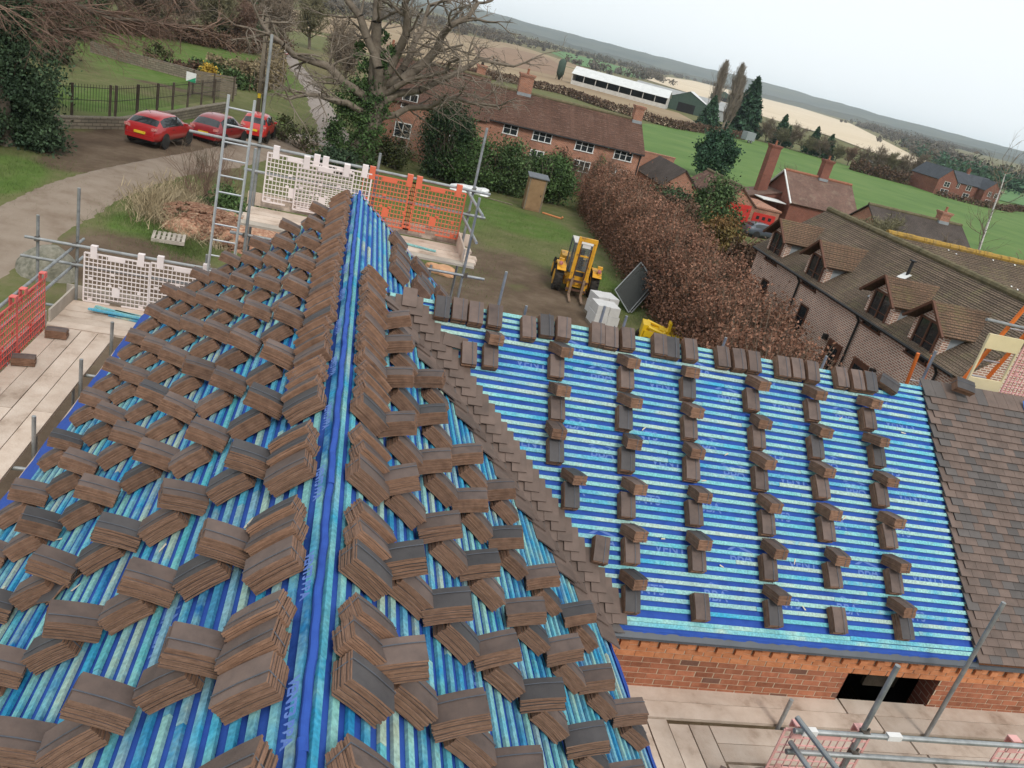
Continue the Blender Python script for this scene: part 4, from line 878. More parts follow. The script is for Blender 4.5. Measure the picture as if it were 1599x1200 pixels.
for x, y in ((-.5, -.2), (.5, -.2), (-.5, 1.25), (.5, 1.25)): cabm.bb((x - .04, y - .04, 1.0), (x + .04, y + .04, 2.45))
cabm.bb((-.54, -.24, 2.42), (.54, 1.29, 2.50)).bb((-.54, -.24, 1.0), (.54, 1.29, 1.08)).bb((-.5, -.22, 1.7), (.5, -.19, 1.74))
cb = fp('cab', cabm, 'fascia'); part('roof', MB().bb((-.52, -.22, 2.502), (.52, 1.27, 2.54)), 'concrete', cb)
for a, b_ in (((-.47, -.215, 1.08), (.47, -.205, 2.42)), ((-.515, -.17, 1.08), (-.505, 1.2, 2.42)), ((.505, -.17, 1.08), (.515, 1.2, 2.42)), ((-.47, 1.255, 1.08), (.47, 1.265, 2.42))): part('pane', MB().bb(a, b_), 'clear_glass', cb)
part('seat', MB().bb((-.25, .5, 1.1), (.25, 1.0, 1.5)).bb((-.25, .9, 1.5), (.25, 1.05, 2.0)), 'black_pipe', cb); part('steering_wheel', MB().lathe([(.16, -.012), (.19, 0), (.16, .012)], (0, .2, 1.75), 'Z', 14), 'black_pipe', cb)
for sx in (-1, 1):
    fp('mast_rail', MB().bb((sx * .42 - .05, -1.12, .25), (sx * .42 + .05, -.98, 3.0)).bb((sx * .33 - .03, -1.10, .25), (sx * .33 + .03, -1.0, 2.85)), 'digger_yellow'); fp('lift_ram', MB().tube((sx * .26, -1.05, .3), (sx * .26, -1.05, 2.5), .035, n=8), 'rust_chain')
    fp('fork', MB().bb((sx * .30 - .06, -1.30, .12), (sx * .30 + .06, -1.24, 1.0)).prism([(sx * .30 - .06, -1.30, .12), (sx * .30 - .06, -2.35, .10), (sx * .30 - .06, -2.35, .13), (sx * .30 - .06, -1.30, .18)], (.12, 0, 0)), 'fork_steel')
[fp('mast_crossbar', MB().bb(a_, b_), 'digger_yellow') for a_, b_ in (((-.47, -1.13, 2.82), (.47, -.97, 3.02)), ((-.46, -.99, 2.05), (.46, -.95, 2.12)), ((-.46, -.99, .5), (.46, -.95, .6)))]
fp('carriage', MB().bb((-.52, -1.235, .35), (.52, -1.15, .45)).bb((-.52, -1.235, .8), (.52, -1.15, .9)), 'rust_chain'); fp('mast_plate', MB().bb((-.2, -.985, 2.5), (.2, -.975, 2.68)), 'tag_white')
# shrink-wrapped stone and other yard things
zz = gz(11.3, 32.6)
def pallet_stack(loc, label, rz):
    t_ = thing('block_pallet', label, 'pallet', loc, rz)
    part('pallet', MB().bb((-.55, -.5, 0), (.55, .5, .03)).bb((-.55, -.5, .1), (.55, .5, .13)).bb((-.55, -.5, .03), (-.45, .5, .1)).bb((.45, -.5, .03), (.55, .5, .1)), 'pole_wood', t_)
    for k, (a, b_) in enumerate((((-.54, -.48, .13), (.02, .48, .62)), ((.03, -.48, .13), (.54, .48, .60)), ((-.52, -.46, .625), (.0, .46, 1.02)), ((.02, -.46, .61), (.48, .46, 1.0)))): part('block_pack', MB().bb(a, b_), 'stone_wrap', t_)
pallet_stack((11.25, 32.2, gz(11.2, 32.2)), 'pallet of pale wrapped blocks just behind the wing ridge, in front of the forklift', R(10)); pallet_stack((11.0, 31.0, gz(11, 31)), 'second pallet of pale wrapped blocks half hidden by the tile bundles on the ridge', R(4))
pn = thing('mesh_panel', 'dark mesh fence panels leaning together against the copper hedge', 'fence panel', (13.9, 36.0, 0))
def panel_at(nm, A, B, C_, D_):
    A, B, C_, D_ = map(Vector, (A, B, C_, D_)); mb = MB()
    for p, q in ((A, B), (B, C_), (C_, D_), (D_, A)): mb.tube(p, q, .025, n=6)
    f_ = part('frame', mb, 'steel', pn, world_=True); mb2 = MB()
    nn = (B - A).cross(D_ - A).normalized() * .006; mb2.add([A + nn, B + nn, C_ + nn, D_ + nn, A - nn, B - nn, C_ - nn, D_ - nn], [(0, 1, 2, 3), (7, 6, 5, 4), (0, 4, 5, 1), (1, 5, 6, 2), (2, 6, 7, 3), (3, 7, 4, 0)]); m_ = part('mesh', mb2, 'mesh_screen', f_); m_.matrix_parent_inverse = Matrix.Identity(4)
    for i in range(1, 12):
        pass
panel_at('a', (12.46, 34.6, .68), (13.04, 33.6, .03), (14.62, 35.6, 1.10), (14.06, 36.6, 1.72)); panel_at('b', (12.62, 34.62, .62), (13.20, 33.66, .03), (14.78, 35.66, 1.02), (14.22, 36.66, 1.62))
# yellow loader arm behind the hedge end
lo3 = thing('loader', 'bright yellow loader machine just showing above the wing ridge', 'loader', (12.9, 29.2, -.12), R(-15))
part('body', MB().bb((-.7, -.5, .45), (.9, .5, .95)).bb((-.8, -.4, .6), (-.5, .4, 1.15)), 'loader_yellow', lo3)
part('arm', MB().tube((-.6, -.45, 1.1), (.9, -.45, .8), .07, n=6).tube((-.6, .45, 1.1), (.9, .45, .8), .07, n=6).tube((.1, -.5, .98), (.1, .5, .98), .06, n=6), 'loader_yellow', lo3); part('seat', MB().bb((-.1, -.22, .95), (.3, .22, 1.05)).bb((.22, -.22, 1.05), (.32, .22, 1.4)), 'loader_yellow', lo3); part('lamp', MB().lathe([(.03, 0), (.08, .03), (.08, .14), (.02, .18)], (.5, .2, 1.02), 'Z', 10), 'loader_yellow', lo3)
for sx in (-1, 1):
    for y in (-.45, .5): wheel(lo3, (y * 1.2, sx * .62, .36), .36, .25, 'Y', 'rubber', 'loader_yellow')
# plywood site cabinet
x, y = 12.45, 56.0; z = gz(x, y)
cb2 = thing('site_cabinet', 'tall plywood site box with grey felt lid on the lawn', 'cabinet', (x, y, z), R(-4))
part('body', MB().bb((-.62, -.55, .05), (.62, .55, 2.3)), 'ply', cb2); part('lid', MB().prism([(-.72, -.68, 2.30), (.72, -.68, 2.30), (.72, -.68, 2.36), (-.72, -.68, 2.36)], (0, 1.36, .12)), 'felt_grey', cb2); part('door', MB().bb((-.5, -.575, .15), (.5, -.552, 2.15)), 'ply', cb2); part('handle', MB().bb((.36, -.60, 1.1), (.41, -.576, 1.25)), 'iron', cb2)
for a in (-.56, .56): part('corner_batten', MB().bb((a - .04, -.57, .05), (a + .04, -.551, 2.28)), 'pole_wood', cb2)
pp = [Vector((13.2, 55.4, gz(13.2, 55.4) + .06)), Vector((14.4, 54.6, gz(14.4, 54.6) + .06))]
solid('clay_pipe', MB().tube(pp[0], pp[1], .06, n=10).tube(pp[1], pp[1] + Vector((.05, -.1, .14)), .065, n=10), 'clay_pipe', 'orange drain pipe lying on the lawn beside the plywood box', 'pipe')
solid('timber', MB().tube((9.2, 57.0, gz(9.2, 57) + .05), (11.2, 56.4, gz(11.2, 56.4) + .06), .04, n=6), 'pole_wood', 'long thin timber lying on the grass left of the plywood box', 'timber')
def lump(name, c, d, seed, mats, label, cat, amp=.25, n=3):
    bm = bmesh.new(); bmesh.ops.create_icosphere(bm, subdivisions=n, radius=1); r_ = random.Random(seed); ph = [Vector((r_.uniform(-3, 3), r_.uniform(-3, 3), r_.uniform(-3, 3))) for _ in range(5)]
    for v in bm.verts:
        k = 1 + amp * sum(math.sin(v.co.dot(p) * 1.6 + i) for i, p in enumerate(ph)) / 3
        v.co = Vector((v.co.x * d[0] * k, v.co.y * d[1] * k, max(-.1, v.co.z) * d[2] * k))
    me = bpy.data.meshes.new(name); bm.to_mesh(me); bm.free(); me.materials.append(MATS[mats]); o = link(name, me); o.location = c; return tag(o, label, cat)
lump('plastic_sheet', (8.5, 58.4, gz(8.5, 58.4)), (1.5, .6, .45), 2, 'sheet_white', 'crumpled white plastic sheeting on the lawn behind the gable scaffold', 'sheeting', .55)
lump('sand_heap', (4.35, 34.6, gz(4.35, 34.6)), (.75, .6, .3), 4, 'sand', 'small heap of orange sand on the muddy grass below the gable platform', 'sand heap', .3)
# ------------------------------------------------------------------ red cars
def car(name, label, loc, heading, ln, wd, ht, hatch=.86, group='red cars parked by the garden wall', silver=False, plate=True, col='car_red'):
    col = 'car_silver' if silver else col
    t_ = thing(name, label, 'car', loc, heading, group); H = ht; hw = wd / 2
    # stations from the tail (x=-ln/2) to the nose: (x, belt height, roof height, half width at belt, half width at roof)
    bz = .30
    st = [(-.5, .60, .60, .80, .80), (-.485, .92, .92, .90, .86), (-.44, .98, 1.02, .95, .80), (-.36, .98, 1.28 * H / 1.46, .98, .74), (-.27, .97, 1.42 * H / 1.46, 1, .74), (-.10, .96, 1.46 * H / 1.46, 1, .75), (.05, .94, 1.42 * H / 1.46, 1, .73), (.14, .93, 1.26 * H / 1.46, 1, .72), (.24, .92, .95, .99, .80), (.36, .86, .87, .97, .84), (.44, .78, .79, .92, .80), (.485, .66, .66, .82, .76), (.5, .52, .52, .74, .72)]
    rings = []
    for (fx, be, ro, wb, wr) in st:
        x = fx * ln; lo = bz if abs(fx) < .47 else .38
        half = [(hw * wb * .86, lo), (hw * wb * .985, lo + .10), (hw * wb, (lo + be) / 2), (hw * wb * .965, be), (hw * wr * (1.0 if ro > be + .1 else 1), be + (ro - be) * .86), (hw * wr * .82, ro - .015 if ro > be + .05 else ro), (hw * wr * .4, ro + (.02 if ro > be + .1 else .012))]
        rings.append([(x, y, z) for y, z in half] + [(x, -y, z) for y, z in reversed(half)])
    mb = MB(); n = len(rings[0])
    for r_ in rings: mb.v.extend(r_)
    for i in range(len(rings) - 1):
        for j in range(n):
            k = (j + 1) % n
            cabin = 2 <= i <= 7; side = j in (3, 9); gl = 0
            if cabin and side and 3 <= i <= 6: gl = 1
            if i in (2, 3)[:1] + ((2,) if True else ()) and j in (4, 5, 6, 7, 8) : gl = 1
            if i == 7 and j in (4, 5, 6, 7, 8): gl = 1
            mb.f.append((i * n + j, (i + 1) * n + j, (i + 1) * n + k, i * n + k)); mb.m.append(gl)
    mb.f += [tuple(range(n)), tuple(range((len(rings) - 1) * n, len(rings) * n))[::-1]]; mb.m += [0, 0]
    body = part('body', mb, [col, 'glass'], t_, smooth=True)
    part('underside', MB().bb((-.46 * ln, -hw * .8, .2), (.46 * ln, hw * .8, .32)), 'black_pipe', t_)
    for sx in (-1, 1):
        part('pillar', MB().box((-.02 * ln, sx * hw * .87, 1.18), (.07, .05, .42)), 'black_pipe', body)
        for fx in (-.29, .31):
            w_ = wheel(t_, (fx * ln, sx * (hw - .11), .315), .315, .20, 'Y')
            part('arch', MB().lathe([(.36, -.012), (.38, 0), (.36, .012)], (fx * ln, sx * (hw + .002), .33), 'Y', 20), 'black_pipe', t_)
        part('tail_lamp', MB().prism([(-.487 * ln, sx * hw * .58, .80), (-.487 * ln, sx * hw * .92, .84), (-.478 * ln, sx * hw * .92, .96), (-.478 * ln, sx * hw * .60, .93)], (-.035, 0, 0)), 'lamp_red', t_)
        part('headlamp', MB().prism([(.45 * ln, sx * hw * .6, .66), (.44 * ln, sx * hw * .90, .68), (.43 * ln, sx * hw * .90, .78), (.455 * ln, sx * hw * .6, .74)], (.05, 0, 0)), 'rim', t_)
        part('mirror', MB().box((.15 * ln, sx * (hw + .08), 1.0), (.12, .16, .11)), col, t_); part('door_handle', MB().box((-.12 * ln, sx * (hw + .004), .82), (.15, .02, .025)), 'black_pipe', t_)
    part('bumper', MB().bb((-.512 * ln, -hw * .8, .36), (-.47 * ln, hw * .8, .56)), col, t_)
    if plate: part('number_plate', MB().bb((-.520 * ln, -.26, .60), (-.498 * ln, .26, .71)), 'plate_yellow', t_)
    part('aerial', MB().tube((-.28 * ln, 0, H + .02), (-.31 * ln, 0, H + .14), .008, n=5), 'black_pipe', t_)
    return t_
hd = math.atan2(2.63, .88)
car('parked_car', 'red hatchback with pale roof parked by the stone garden wall', (-9.35, 43.6, gz(-9.35, 43.6) + .02), R(76), 4.1, 1.72, 1.45)
car('parked_car', 'dark red car parked between the other two red cars, behind the ladder', (-7.35, 48.4, gz(-7.35, 48.4) + .02), R(74), 3.9, 1.70, 1.52, col='car_maroon')
car('parked_car', 'small red hatchback seen through the ladder beside the wooden pole', (-5.95, 53.8, gz(-5.95, 53.8) + .02), R(86), 3.5, 1.62, 1.5, col='car_scarlet')
car('parked_car', 'dark blue-grey car half hidden between the rust bush and the red garages', (35.8, 66.9, -.9), R(10), 4.0, 1.7, 1.35, group=None, silver=True, plate=False)
# rubble bank, pallet and stone stump near the road
rb = lump('rubble_heap', (-4.6, 33.0, gz(-4.6, 33) - .25), (2.7, 1.9, .85), 8, 'rubble', 'overgrown heap of brick rubble beside the road below the ladder', 'rubble heap', .3, 4)
brk = MB()
for i in range(700):
    a = rng.uniform(0, 6.28); r_ = math.sqrt(rng.random()); x, y = -4.6 + 2.5 * r_ * math.cos(a), 33.0 + 1.9 * r_ * math.sin(a); z = gz(x, y) - .22 + .85 * math.sqrt(max(0, 1 - r_ * r_))
    brk.box((x, y, z), (.21, .1, .07), Matrix.Rotation(rng.uniform(0, 6), 3, 'Z') @ Matrix.Rotation(rng.uniform(-.7, .7), 3, 'X'))
part('broken_bricks', brk, 'rubble', rb, world_=True, kind='stuff')
pt = thing('pallet', 'weathered wooden pallet lying on the grass by the rubble', 'pallet', (-6.0, 30.3, gz(-6, 30.3) + .02), R(8))
for i in range(7): part('slat', MB().box((-.5 + i * .167, 0, .13), (.10, 1.0, .02)), 'board_grey', pt)
for i in (-.45, 0, .45): part('bearer', MB().box((0, i, .06), (1.1, .1, .11)), 'board_grey', pt)
lump('stone_stump', (-8.4, 25.6, gz(-8.4, 25.6) - .1), (.9, .7, .95), 14, 'stone_grey', 'mossy block of old stonework by the road behind the scaffold corner', 'stonework', .22)
make_bundles()
for i in range(34):
    sl_ = rng.choice((LS, RS, WS, WS)); u = rng.uniform(2.6, 9) if sl_ is not WS else rng.uniform(3.6, 7.5); q = rng.uniform(.5, 3.2)
    if sl_ is RS and u > 6.2: continue
    me = MB().prism([(-rng.uniform(.02, .05), -.004, 0), (rng.uniform(.02, .06), -.009, 0), (rng.uniform(.02, .05), .008, 0), (-.02, .006, 0)], (0, 0, .004)).mesh('wood_chip', 'chip_wood')
    o = link('wood_chip', me); o.matrix_basis = sl_.frame(u, q, .028, rng.uniform(0, 6)); tag(o, 'pale splinter of split batten lying on the roof', 'wood chip', 'wood splinters on the roof')
# ------------------------------------------------------------------ buildings around the site
def roof_plane(mb, e0, e1, r0, r1, th=.10, mi=0):     # eave edge e0-e1, ridge edge r0-r1, a slab
    e0, e1, r0, r1 = map(Vector, (e0, e1, r0, r1)); n = (e1 - e0).cross(r0 - e0).normalized()
    if n.z < 0: n = -n
    t_ = [p for p in (e0, e1, r1, r0)]; b_ = [p - n * th for p in t_]
    mb.add(t_ + b_, [(0, 1, 2, 3), (7, 6, 5, 4), (0, 4, 5, 1), (1, 5, 6, 2), (2, 6, 7, 3), (3, 7, 4, 0)], mi)
def stepped(mb, e0, e1, r0, r1, step=.1, lift=.022):  # real courses: each row of tiles a little proud of the next
    e0, e1, r0, r1 = map(Vector, (e0, e1, r0, r1)); n = (e1 - e0).cross(r0 - e0).normalized()
    if n.z < 0: n = -n
    k = max(4, int((r0 - e0).length / step))
    for i in range(k):
        a, b_ = i / k, (i + 1) / k; A0, A1 = e0.lerp(r0, a), e1.lerp(r1, a); B0, B1 = e0.lerp(r0, b_), e1.lerp(r1, b_); w = .006 * math.sin(i * 2.1)
        mb.add([A0 + n * (lift + w), A1 + n * lift, B1, B0, A0 - n * .01, A1 - n * .01], [(0, 1, 2, 3), (4, 5, 1, 0)])
def window(par, c, w, h, face, fm='white_paint', lights=3, depth=.05, glass='glass', nm='window'):
    # face: unit vector the window looks along; frame proud of the wall by a few centimetres, panes set back
    f = Vector(face); u = Vector((-f.y, f.x, 0)); c = Vector(c); mb = MB(); rot = Matrix((u, f, Vector((0, 0, 1)))).transposed()
    def bx(a, z, sx, sz, sy=depth, off=0, m_=None): (m_ or mb).box(c + u * a + Vector((0, 0, z)) + f * off, (sx, sy, sz), rot)
    t_ = .07
    bx(0, h / 2 - t_ / 2, w, t_); bx(0, -h / 2 + t_ / 2, w + .08, t_, depth + .05); bx(-w / 2 + t_ / 2, 0, t_, h - 2 * t_); bx(w / 2 - t_ / 2, 0, t_, h - 2 * t_)
    iw = (w - t_) / lights
    for i in range(1, lights): bx(-w / 2 + t_ / 2 + iw * i, 0, .06, h - 2 * t_)
    bx(0, 0, w - 2 * t_, .025, depth * .6)
    fr_ = part(nm, mb, fm, par, world_=True)
    for i in range(lights):
        p = MB(); bx(-w / 2 + t_ / 2 + iw * (i + .5), 0, iw - .05, h - 2 * t_, .012, -.012, p); o = part('pane', p, glass, fr_); o.matrix_parent_inverse = Matrix.Identity(4)
    return fr_
def chimney(par, x, y, z0, z1, w=.8, d=.6, mat='old_brick', pots=1, potm='ridge_clay'):
    mb = MB().bb((x - w / 2, y - d / 2, z0), (x + w / 2, y + d / 2, z1 - .25)).bb((x - w / 2 - .05, y - d / 2 - .05, z1 - .25), (x + w / 2 + .05, y + d / 2 + .05, z1 - .14)).bb((x - w / 2 - .1, y - d / 2 - .1, z1 - .14), (x + w / 2 + .1, y + d / 2 + .1, z1))
    c = part('chimney', mb, mat, par, uv=True, world_=True)
    for i in range(pots):
        px = x + (i - (pots - 1) / 2) * .4; q = part('pot', MB().lathe([(.11, 0), (.13, .05), (.10, .12), (.095, .36), (.12, .40), (.09, .42)], (px, y, z1), 'Z', 12), potm, c, smooth=True); q.matrix_parent_inverse = Matrix.Identity(4)
    q = part('flashing', MB().bb((x - w / 2 - .03, y - d / 2 - .03, z0 + .3), (x + w / 2 + .03, y + d / 2 + .03, z0 + .55)), 'lead', c); q.matrix_parent_inverse = Matrix.Identity(4)
def gable(par, x0, x1, y0, y1, z0, ze, zr, axis, wall, roof, oh=.25, ridge='moss_ridge', step=False, verge=.15):
    wb = MB()
    if axis == 'X':
        ym = (y0 + y1) / 2; wb.bb((x0, y0, z0), (x1, y1, ze)); wb.prism([(x0, y0, ze), (x0, y1, ze), (x0, ym, zr - .1)], (x1 - x0, 0, 0))
        sl_ = (zr - ze) / (ym - y0); P = [((x0 - verge, y0 - oh, ze - oh * sl_), (x1 + verge, y0 - oh, ze - oh * sl_), (x0 - verge, ym, zr), (x1 + verge, ym, zr)), ((x0 - verge, y1 + oh, ze - oh * sl_), (x1 + verge, y1 + oh, ze - oh * sl_), (x0 - verge, ym, zr), (x1 + verge, ym, zr))]
        ra, rb_ = Vector((x0 - verge, ym, zr + .02)), Vector((x1 + verge, ym, zr + .02))
    else:
        xm = (x0 + x1) / 2; wb.bb((x0, y0, z0), (x1, y1, ze)); wb.prism([(x0, y0, ze), (x1, y0, ze), (xm, y0, zr - .1)], (0, y1 - y0, 0))
        sl_ = (zr - ze) / (xm - x0); P = [((x0 - oh, y0 - verge, ze - oh * sl_), (x0 - oh, y1 + verge, ze - oh * sl_), (xm, y0 - verge, zr), (xm, y1 + verge, zr)), ((x1 + oh, y0 - verge, ze - oh * sl_), (x1 + oh, y1 + verge, ze - oh * sl_), (xm, y0 - verge, zr), (xm, y1 + verge, zr))]
        ra, rb_ = Vector((xm, y0 - verge, zr + .02)), Vector((xm, y1 + verge, zr + .02))
    part('wall', wb, wall, par, uv=True, world_=True)
    for p in P:
        mb = MB(); roof_plane(mb, *p)
        if step: stepped(mb, *p)
        rf = part('roof', mb, roof, par, uv=True, world_=True)
    if ridge:
        mb = MB(); L_ = (rb_ - ra).length; k = max(2, int(L_ / .45)); d = (rb_ - ra) / k
        for i in range(k): mb.tube(ra + d * i, ra + d * (i + .97), .13 + .008 * (i % 3), n=8)
        part('ridge_tiles', mb, ridge, par, world_=True)
GB = -.8
# row of cottages
ct = thing('cottage', 'long brick cottage row with mottled red-brown tiled roof and white casement windows', 'cottage', (16, 71, GB))
gable(ct, 9.7, 23.4, 68, 74.4, GB, 3.85, 6.05, 'X', 'old_brick', 'old_tile', .25, 'moss_ridge', True)
for x, w, n in ((11.9, 1.25, 2), (14.6, 1.65, 3), (18.3, 1.65, 3), (21.75, 1.65, 3)): window(ct, (x, 67.97, 3.28), w, .95, (0, -1, 0), lights=n)
for x, w, n in ((14.5, 1.2, 2), (18.45, 1.5, 3), (21.75, 1.6, 3)): window(ct, (x, 67.97, 1.62), w, .95, (0, -1, 0), lights=n)
part('door', MB().bb((16.2, 67.93, GB), (17.1, 67.985, 1.25)), 'brown_frame', ct, world_=True); part('downpipe', MB().tube((23.25, 67.9, GB), (23.25, 67.9, 3.7), .05, n=6), 'black_pipe', ct, world_=True); part('gutter', MB().tube((9.6, 67.72, 3.60), (23.5, 67.72, 3.60), .06, n=6), 'black_pipe', ct, world_=True)
chimney(ct, 12.85, 71.2, 5.5, 7.55, 1.15, .7); chimney(ct, 23.05, 71.2, 5.5, 7.25, .8, .7, pots=0)
cl = thing('cottage', 'taller brick cottage end behind the big bare oak', 'cottage', (5, 70, GB))
gable(cl, .6, 9.66, 66.4, 74.2, GB, 3.75, 6.55, 'X', 'old_brick', 'old_tile', .25, 'moss_ridge', True)
window(cl, (3.45, 66.37, 3.1 + .65), 1.2, 1.15, (0, -1, 0), lights=2); window(cl, (3.3, 66.37, 1.5), 1.3, 1.15, (0, -1, 0), lights=2); window(cl, (7.6, 66.37, 1.5), 1.3, 1.1, (0, -1, 0), lights=2)
chimney(cl, 8.9, 70.6, 6.0, 7.4, .7, .6, pots=1, potm='iron'); chimney(cl, 1.6, 70.3, 6.2, 7.2, .8, .6)
solid('garden_wall', MB().bb((24.4, 76, GB), (29.4, 76.3, 3.2)).bb((24.35, 75.95, 3.2), (29.45, 76.35, 3.3)), ['old_brick'], 'brick wall with pale coping behind the dark garage roof', 'wall', uv=True)
# garages
ga = thing('garage', 'small brick garage with dark open doorway and dark tiled roof', 'garage', (27.6, 72, GB))
gable(ga, 25.9, 29.3, 68, 75.3, GB, 1.75, 3.25, 'Y', 'old_brick', 'garage_tile', .2, None)
part('doorway', MB().bb((26.45, 67.97, GB), (28.75, 67.992, 1.35)), 'dark_void', ga, world_=True); part('lintel', MB().bb((26.35, 67.93, 1.0), (28.85, 67.968, 1.10)), 'pole_wood', ga, world_=True)
g2 = thing('garage', 'brick garage with tall red double doors and hipped brown roof', 'garage', (33.2, 72, GB))
gable(g2, 31.5, 34.9, 68, 76.5, GB, 1.6, 2.9, 'Y', 'old_brick', 'old_tile', .2, 'moss_ridge')
for i, x in enumerate((31.75, 33.18)): d_ = part('door', MB().bb((x, 67.93, GB), (x + 1.40, 67.985, 1.5)), 'red_door', g2, world_=True); q = part('brace', MB().bb((x + .05, 67.90, 1.1), (x + 1.35, 67.928, 1.2)), 'red_door', d_); q.matrix_parent_inverse = Matrix.Identity(4)
g3 = thing('garage', 'flat-fronted brick garage with red door and three small windows', 'garage', (36.3, 70, GB))
part('wall', MB().bb((35.1, 68.9, GB), (37.9, 74, 1.35)).bb((35.0, 68.8, 1.35), (38.0, 74.1, 1.5)), 'old_brick', g3, uv=True, world_=True); d_ = part('door', MB().bb((35.4, 68.85, GB), (37.6, 68.89, .95)), 'red_door', g3, world_=True)
for i in range(3): q = part('pane', MB().bb((35.75 + i * .6, 68.83, .4), (36.05 + i * .6, 68.848, .7)), 'glass', d_); q.matrix_parent_inverse = Matrix.Identity(4)
# house with tall chimneys
h2 = thing('house', 'brown-tiled house with orange ridge, white bargeboards and two tall brick chimneys', 'house', (45, 77, GB))
gable(h2, 41.4, 48.7, 74, 80, GB, 2.15, 4.55, 'X', 'house_brick', 'pink_tile', .3, 'ridge_clay')
for a, b_ in (((41.18, 73.6, 1.88), (41.18, 77, 4.5)), ((41.18, 80.4, 1.88), (41.18, 77, 4.5))): part('bargeboard', MB().tube(a, b_, .09, n=4), 'white_paint', h2, world_=True)
chimney(h2, 39.9, 78.0, .5, 6.5, 1.0, .9, 'house_brick', 1); chimney(h2, 45.4, 77, 4.0, 6.35, .9, .8, 'house_brick', 1)
part('lean_to', MB().prism([(38.2, 76.4, GB), (41.38, 76.4, GB), (41.38, 76.4, 2.3), (38.2, 76.4, 1.5)], (0, 3, 0)), 'house_brick', h2, uv=True, world_=True)
mb = MB(); roof_plane(mb, (38.0, 76.2, 1.5), (38.0, 79.6, 1.5), (41.37, 76.2, 2.45), (41.37, 79.6, 2.45)); part('roof', mb, 'pink_tile', h2, uv=True, world_=True)
part('porch_roof', MB().bb((38.6, 74.2, 1.6), (41.1, 76.3, 1.68)), 'white_paint', h2, world_=True)
# the barn conversion with dormers
bn = thing('barn', 'long brick barn conversion with mossy tiled roof, four dormers and brown windows', 'barn', (21.5, 28, 0))
BX0, BX1, BY0, BY1, BE, BR = 19.0, 24.6, 20.5, 35.3, 4.0, 6.2
gable(bn, BX0, BX1, BY0, BY1, 0, BE, BR, 'Y', 'barn_brick', 'barn_tile', .22, 'moss_ridge', True, .1)
gable(bn, 23.2, 35, 29.7, 35.2, 0, 4.0, 6.12, 'X', 'barn_brick', 'barn_tile', .2, 'lichen_ridge', True, .1)
part('gutter', MB().tube((18.72, BY0, 3.80), (18.72, BY1, 3.80), .06, n=6), 'black_pipe', bn, world_=True)
for y in (30.85, 26.1, 21.4): part('downpipe', MB().tube((18.93, y, 0), (18.93, y, 3.55), .045, n=6).tube((18.93, y, 3.55), (18.74, y, 3.78), .045, n=6), 'black_pipe', bn, world_=True)
for y in (33.75, 30.1, 25.35, 22.6):
    w = 1.25; mb = MB()
    d_ = part('dormer', MB().bb((18.985, y - w / 2 - .18, 3.55), (19.24, y + w / 2 + .18, 4.72)).prism([(18.985, y - w / 2 - .18, 4.72), (18.985, y + w / 2 + .18, 4.72), (18.985, y, 5.38)], (.25, 0, 0)), 'barn_brick', bn, uv=True, world_=True)
    for sg in (-1, 1):
        rf = MB(); e = y + sg * (w / 2 + .42); roof_plane(rf, (18.70, e, 4.72), (20.2, e, 4.72), (18.70, y, 5.55), (21.1, y, 5.55), .06); stepped(rf, (18.70, e, 4.72), (20.2, e, 4.72), (18.70, y, 5.55), (21.1, y, 5.55), .1, .015)
        q = part('dormer_roof', rf, 'dormer_tile', d_, uv=True); q.matrix_parent_inverse = Matrix.Identity(4)
        q = part('cheek', MB().prism([(19.24, y + sg * (w / 2 + .16), 4.12), (19.24, y + sg * (w / 2 + .16), 4.86), (20.12, y + sg * (w / 2 + .16), 4.82)], (0, .02 * sg, 0)), 'lead', d_); q.matrix_parent_inverse = Matrix.Identity(4)
        q = part('bargeboard', MB().tube((18.68, y + sg * (w / 2 + .44), 4.66), (18.68, y, 5.52), .06, n=4), 'brown_frame', d_); q.matrix_parent_inverse = Matrix.Identity(4)
    window(bn, (18.965, y, 4.22), w - .1, 1.42, (-1, 0, 0), 'brown_frame', 2, .07)
for y, z, w, h, n in ((33.6, 2.25, .65, 1.05, 1), (29.85, 2.3, .7, 1.1, 1)): window(bn, (18.985, y, z), w, h, (-1, 0, 0), 'brown_frame', n, .05)
for y in (26.9, 25.05):
    d_ = part('door', MB().bb((18.94, y - .48, 0), (18.985, y + .48, 2.35)), 'brown_frame', bn, world_=True); q = part('pane', MB().bb((18.925, y - .3, 1.1), (18.938, y + .3, 2.15)), 'glass', d_); q.matrix_parent_inverse = Matrix.Identity(4)
for y in (27.6, 24.2): part('wall_lamp', MB().bb((18.80, y - .07, 2.2), (18.985, y + .07, 2.42)), 'iron', bn, world_=True)
part('flue', MB().tube((20.75, 27.0, 5.3), (20.75, 27.0, 5.95), .06, n=8).bb((20.66, 26.9, 5.95), (20.84, 27.1, 6.0)), 'black_pipe', bn, world_=True); part('flue_flashing', MB().box((20.65, 27.0, 5.36), (.36, .42, .02), Matrix.Rotation(R(-38), 3, 'Y')), 'white_paint', bn, world_=True)
part('skylight', MB().box((19.55, 26.55, 4.50), (.45, .5, .05), Matrix.Rotation(R(-38), 3, 'Y')), 'lead', bn, world_=True)
mb = MB()
for i in range(40): x, y = rng.uniform(25, 33), rng.uniform(29.7, 32.3); z = 4.0 + (y - 29.7) / 2.75 * 2.12; mb.box((x, y, z + .035), (rng.uniform(.04, .09), rng.uniform(.04, .08), .012), Matrix.Rotation(R(37), 3, 'X'))
part('lichen_patch', mb, 'white_paint', bn, world_=True, kind='stuff')
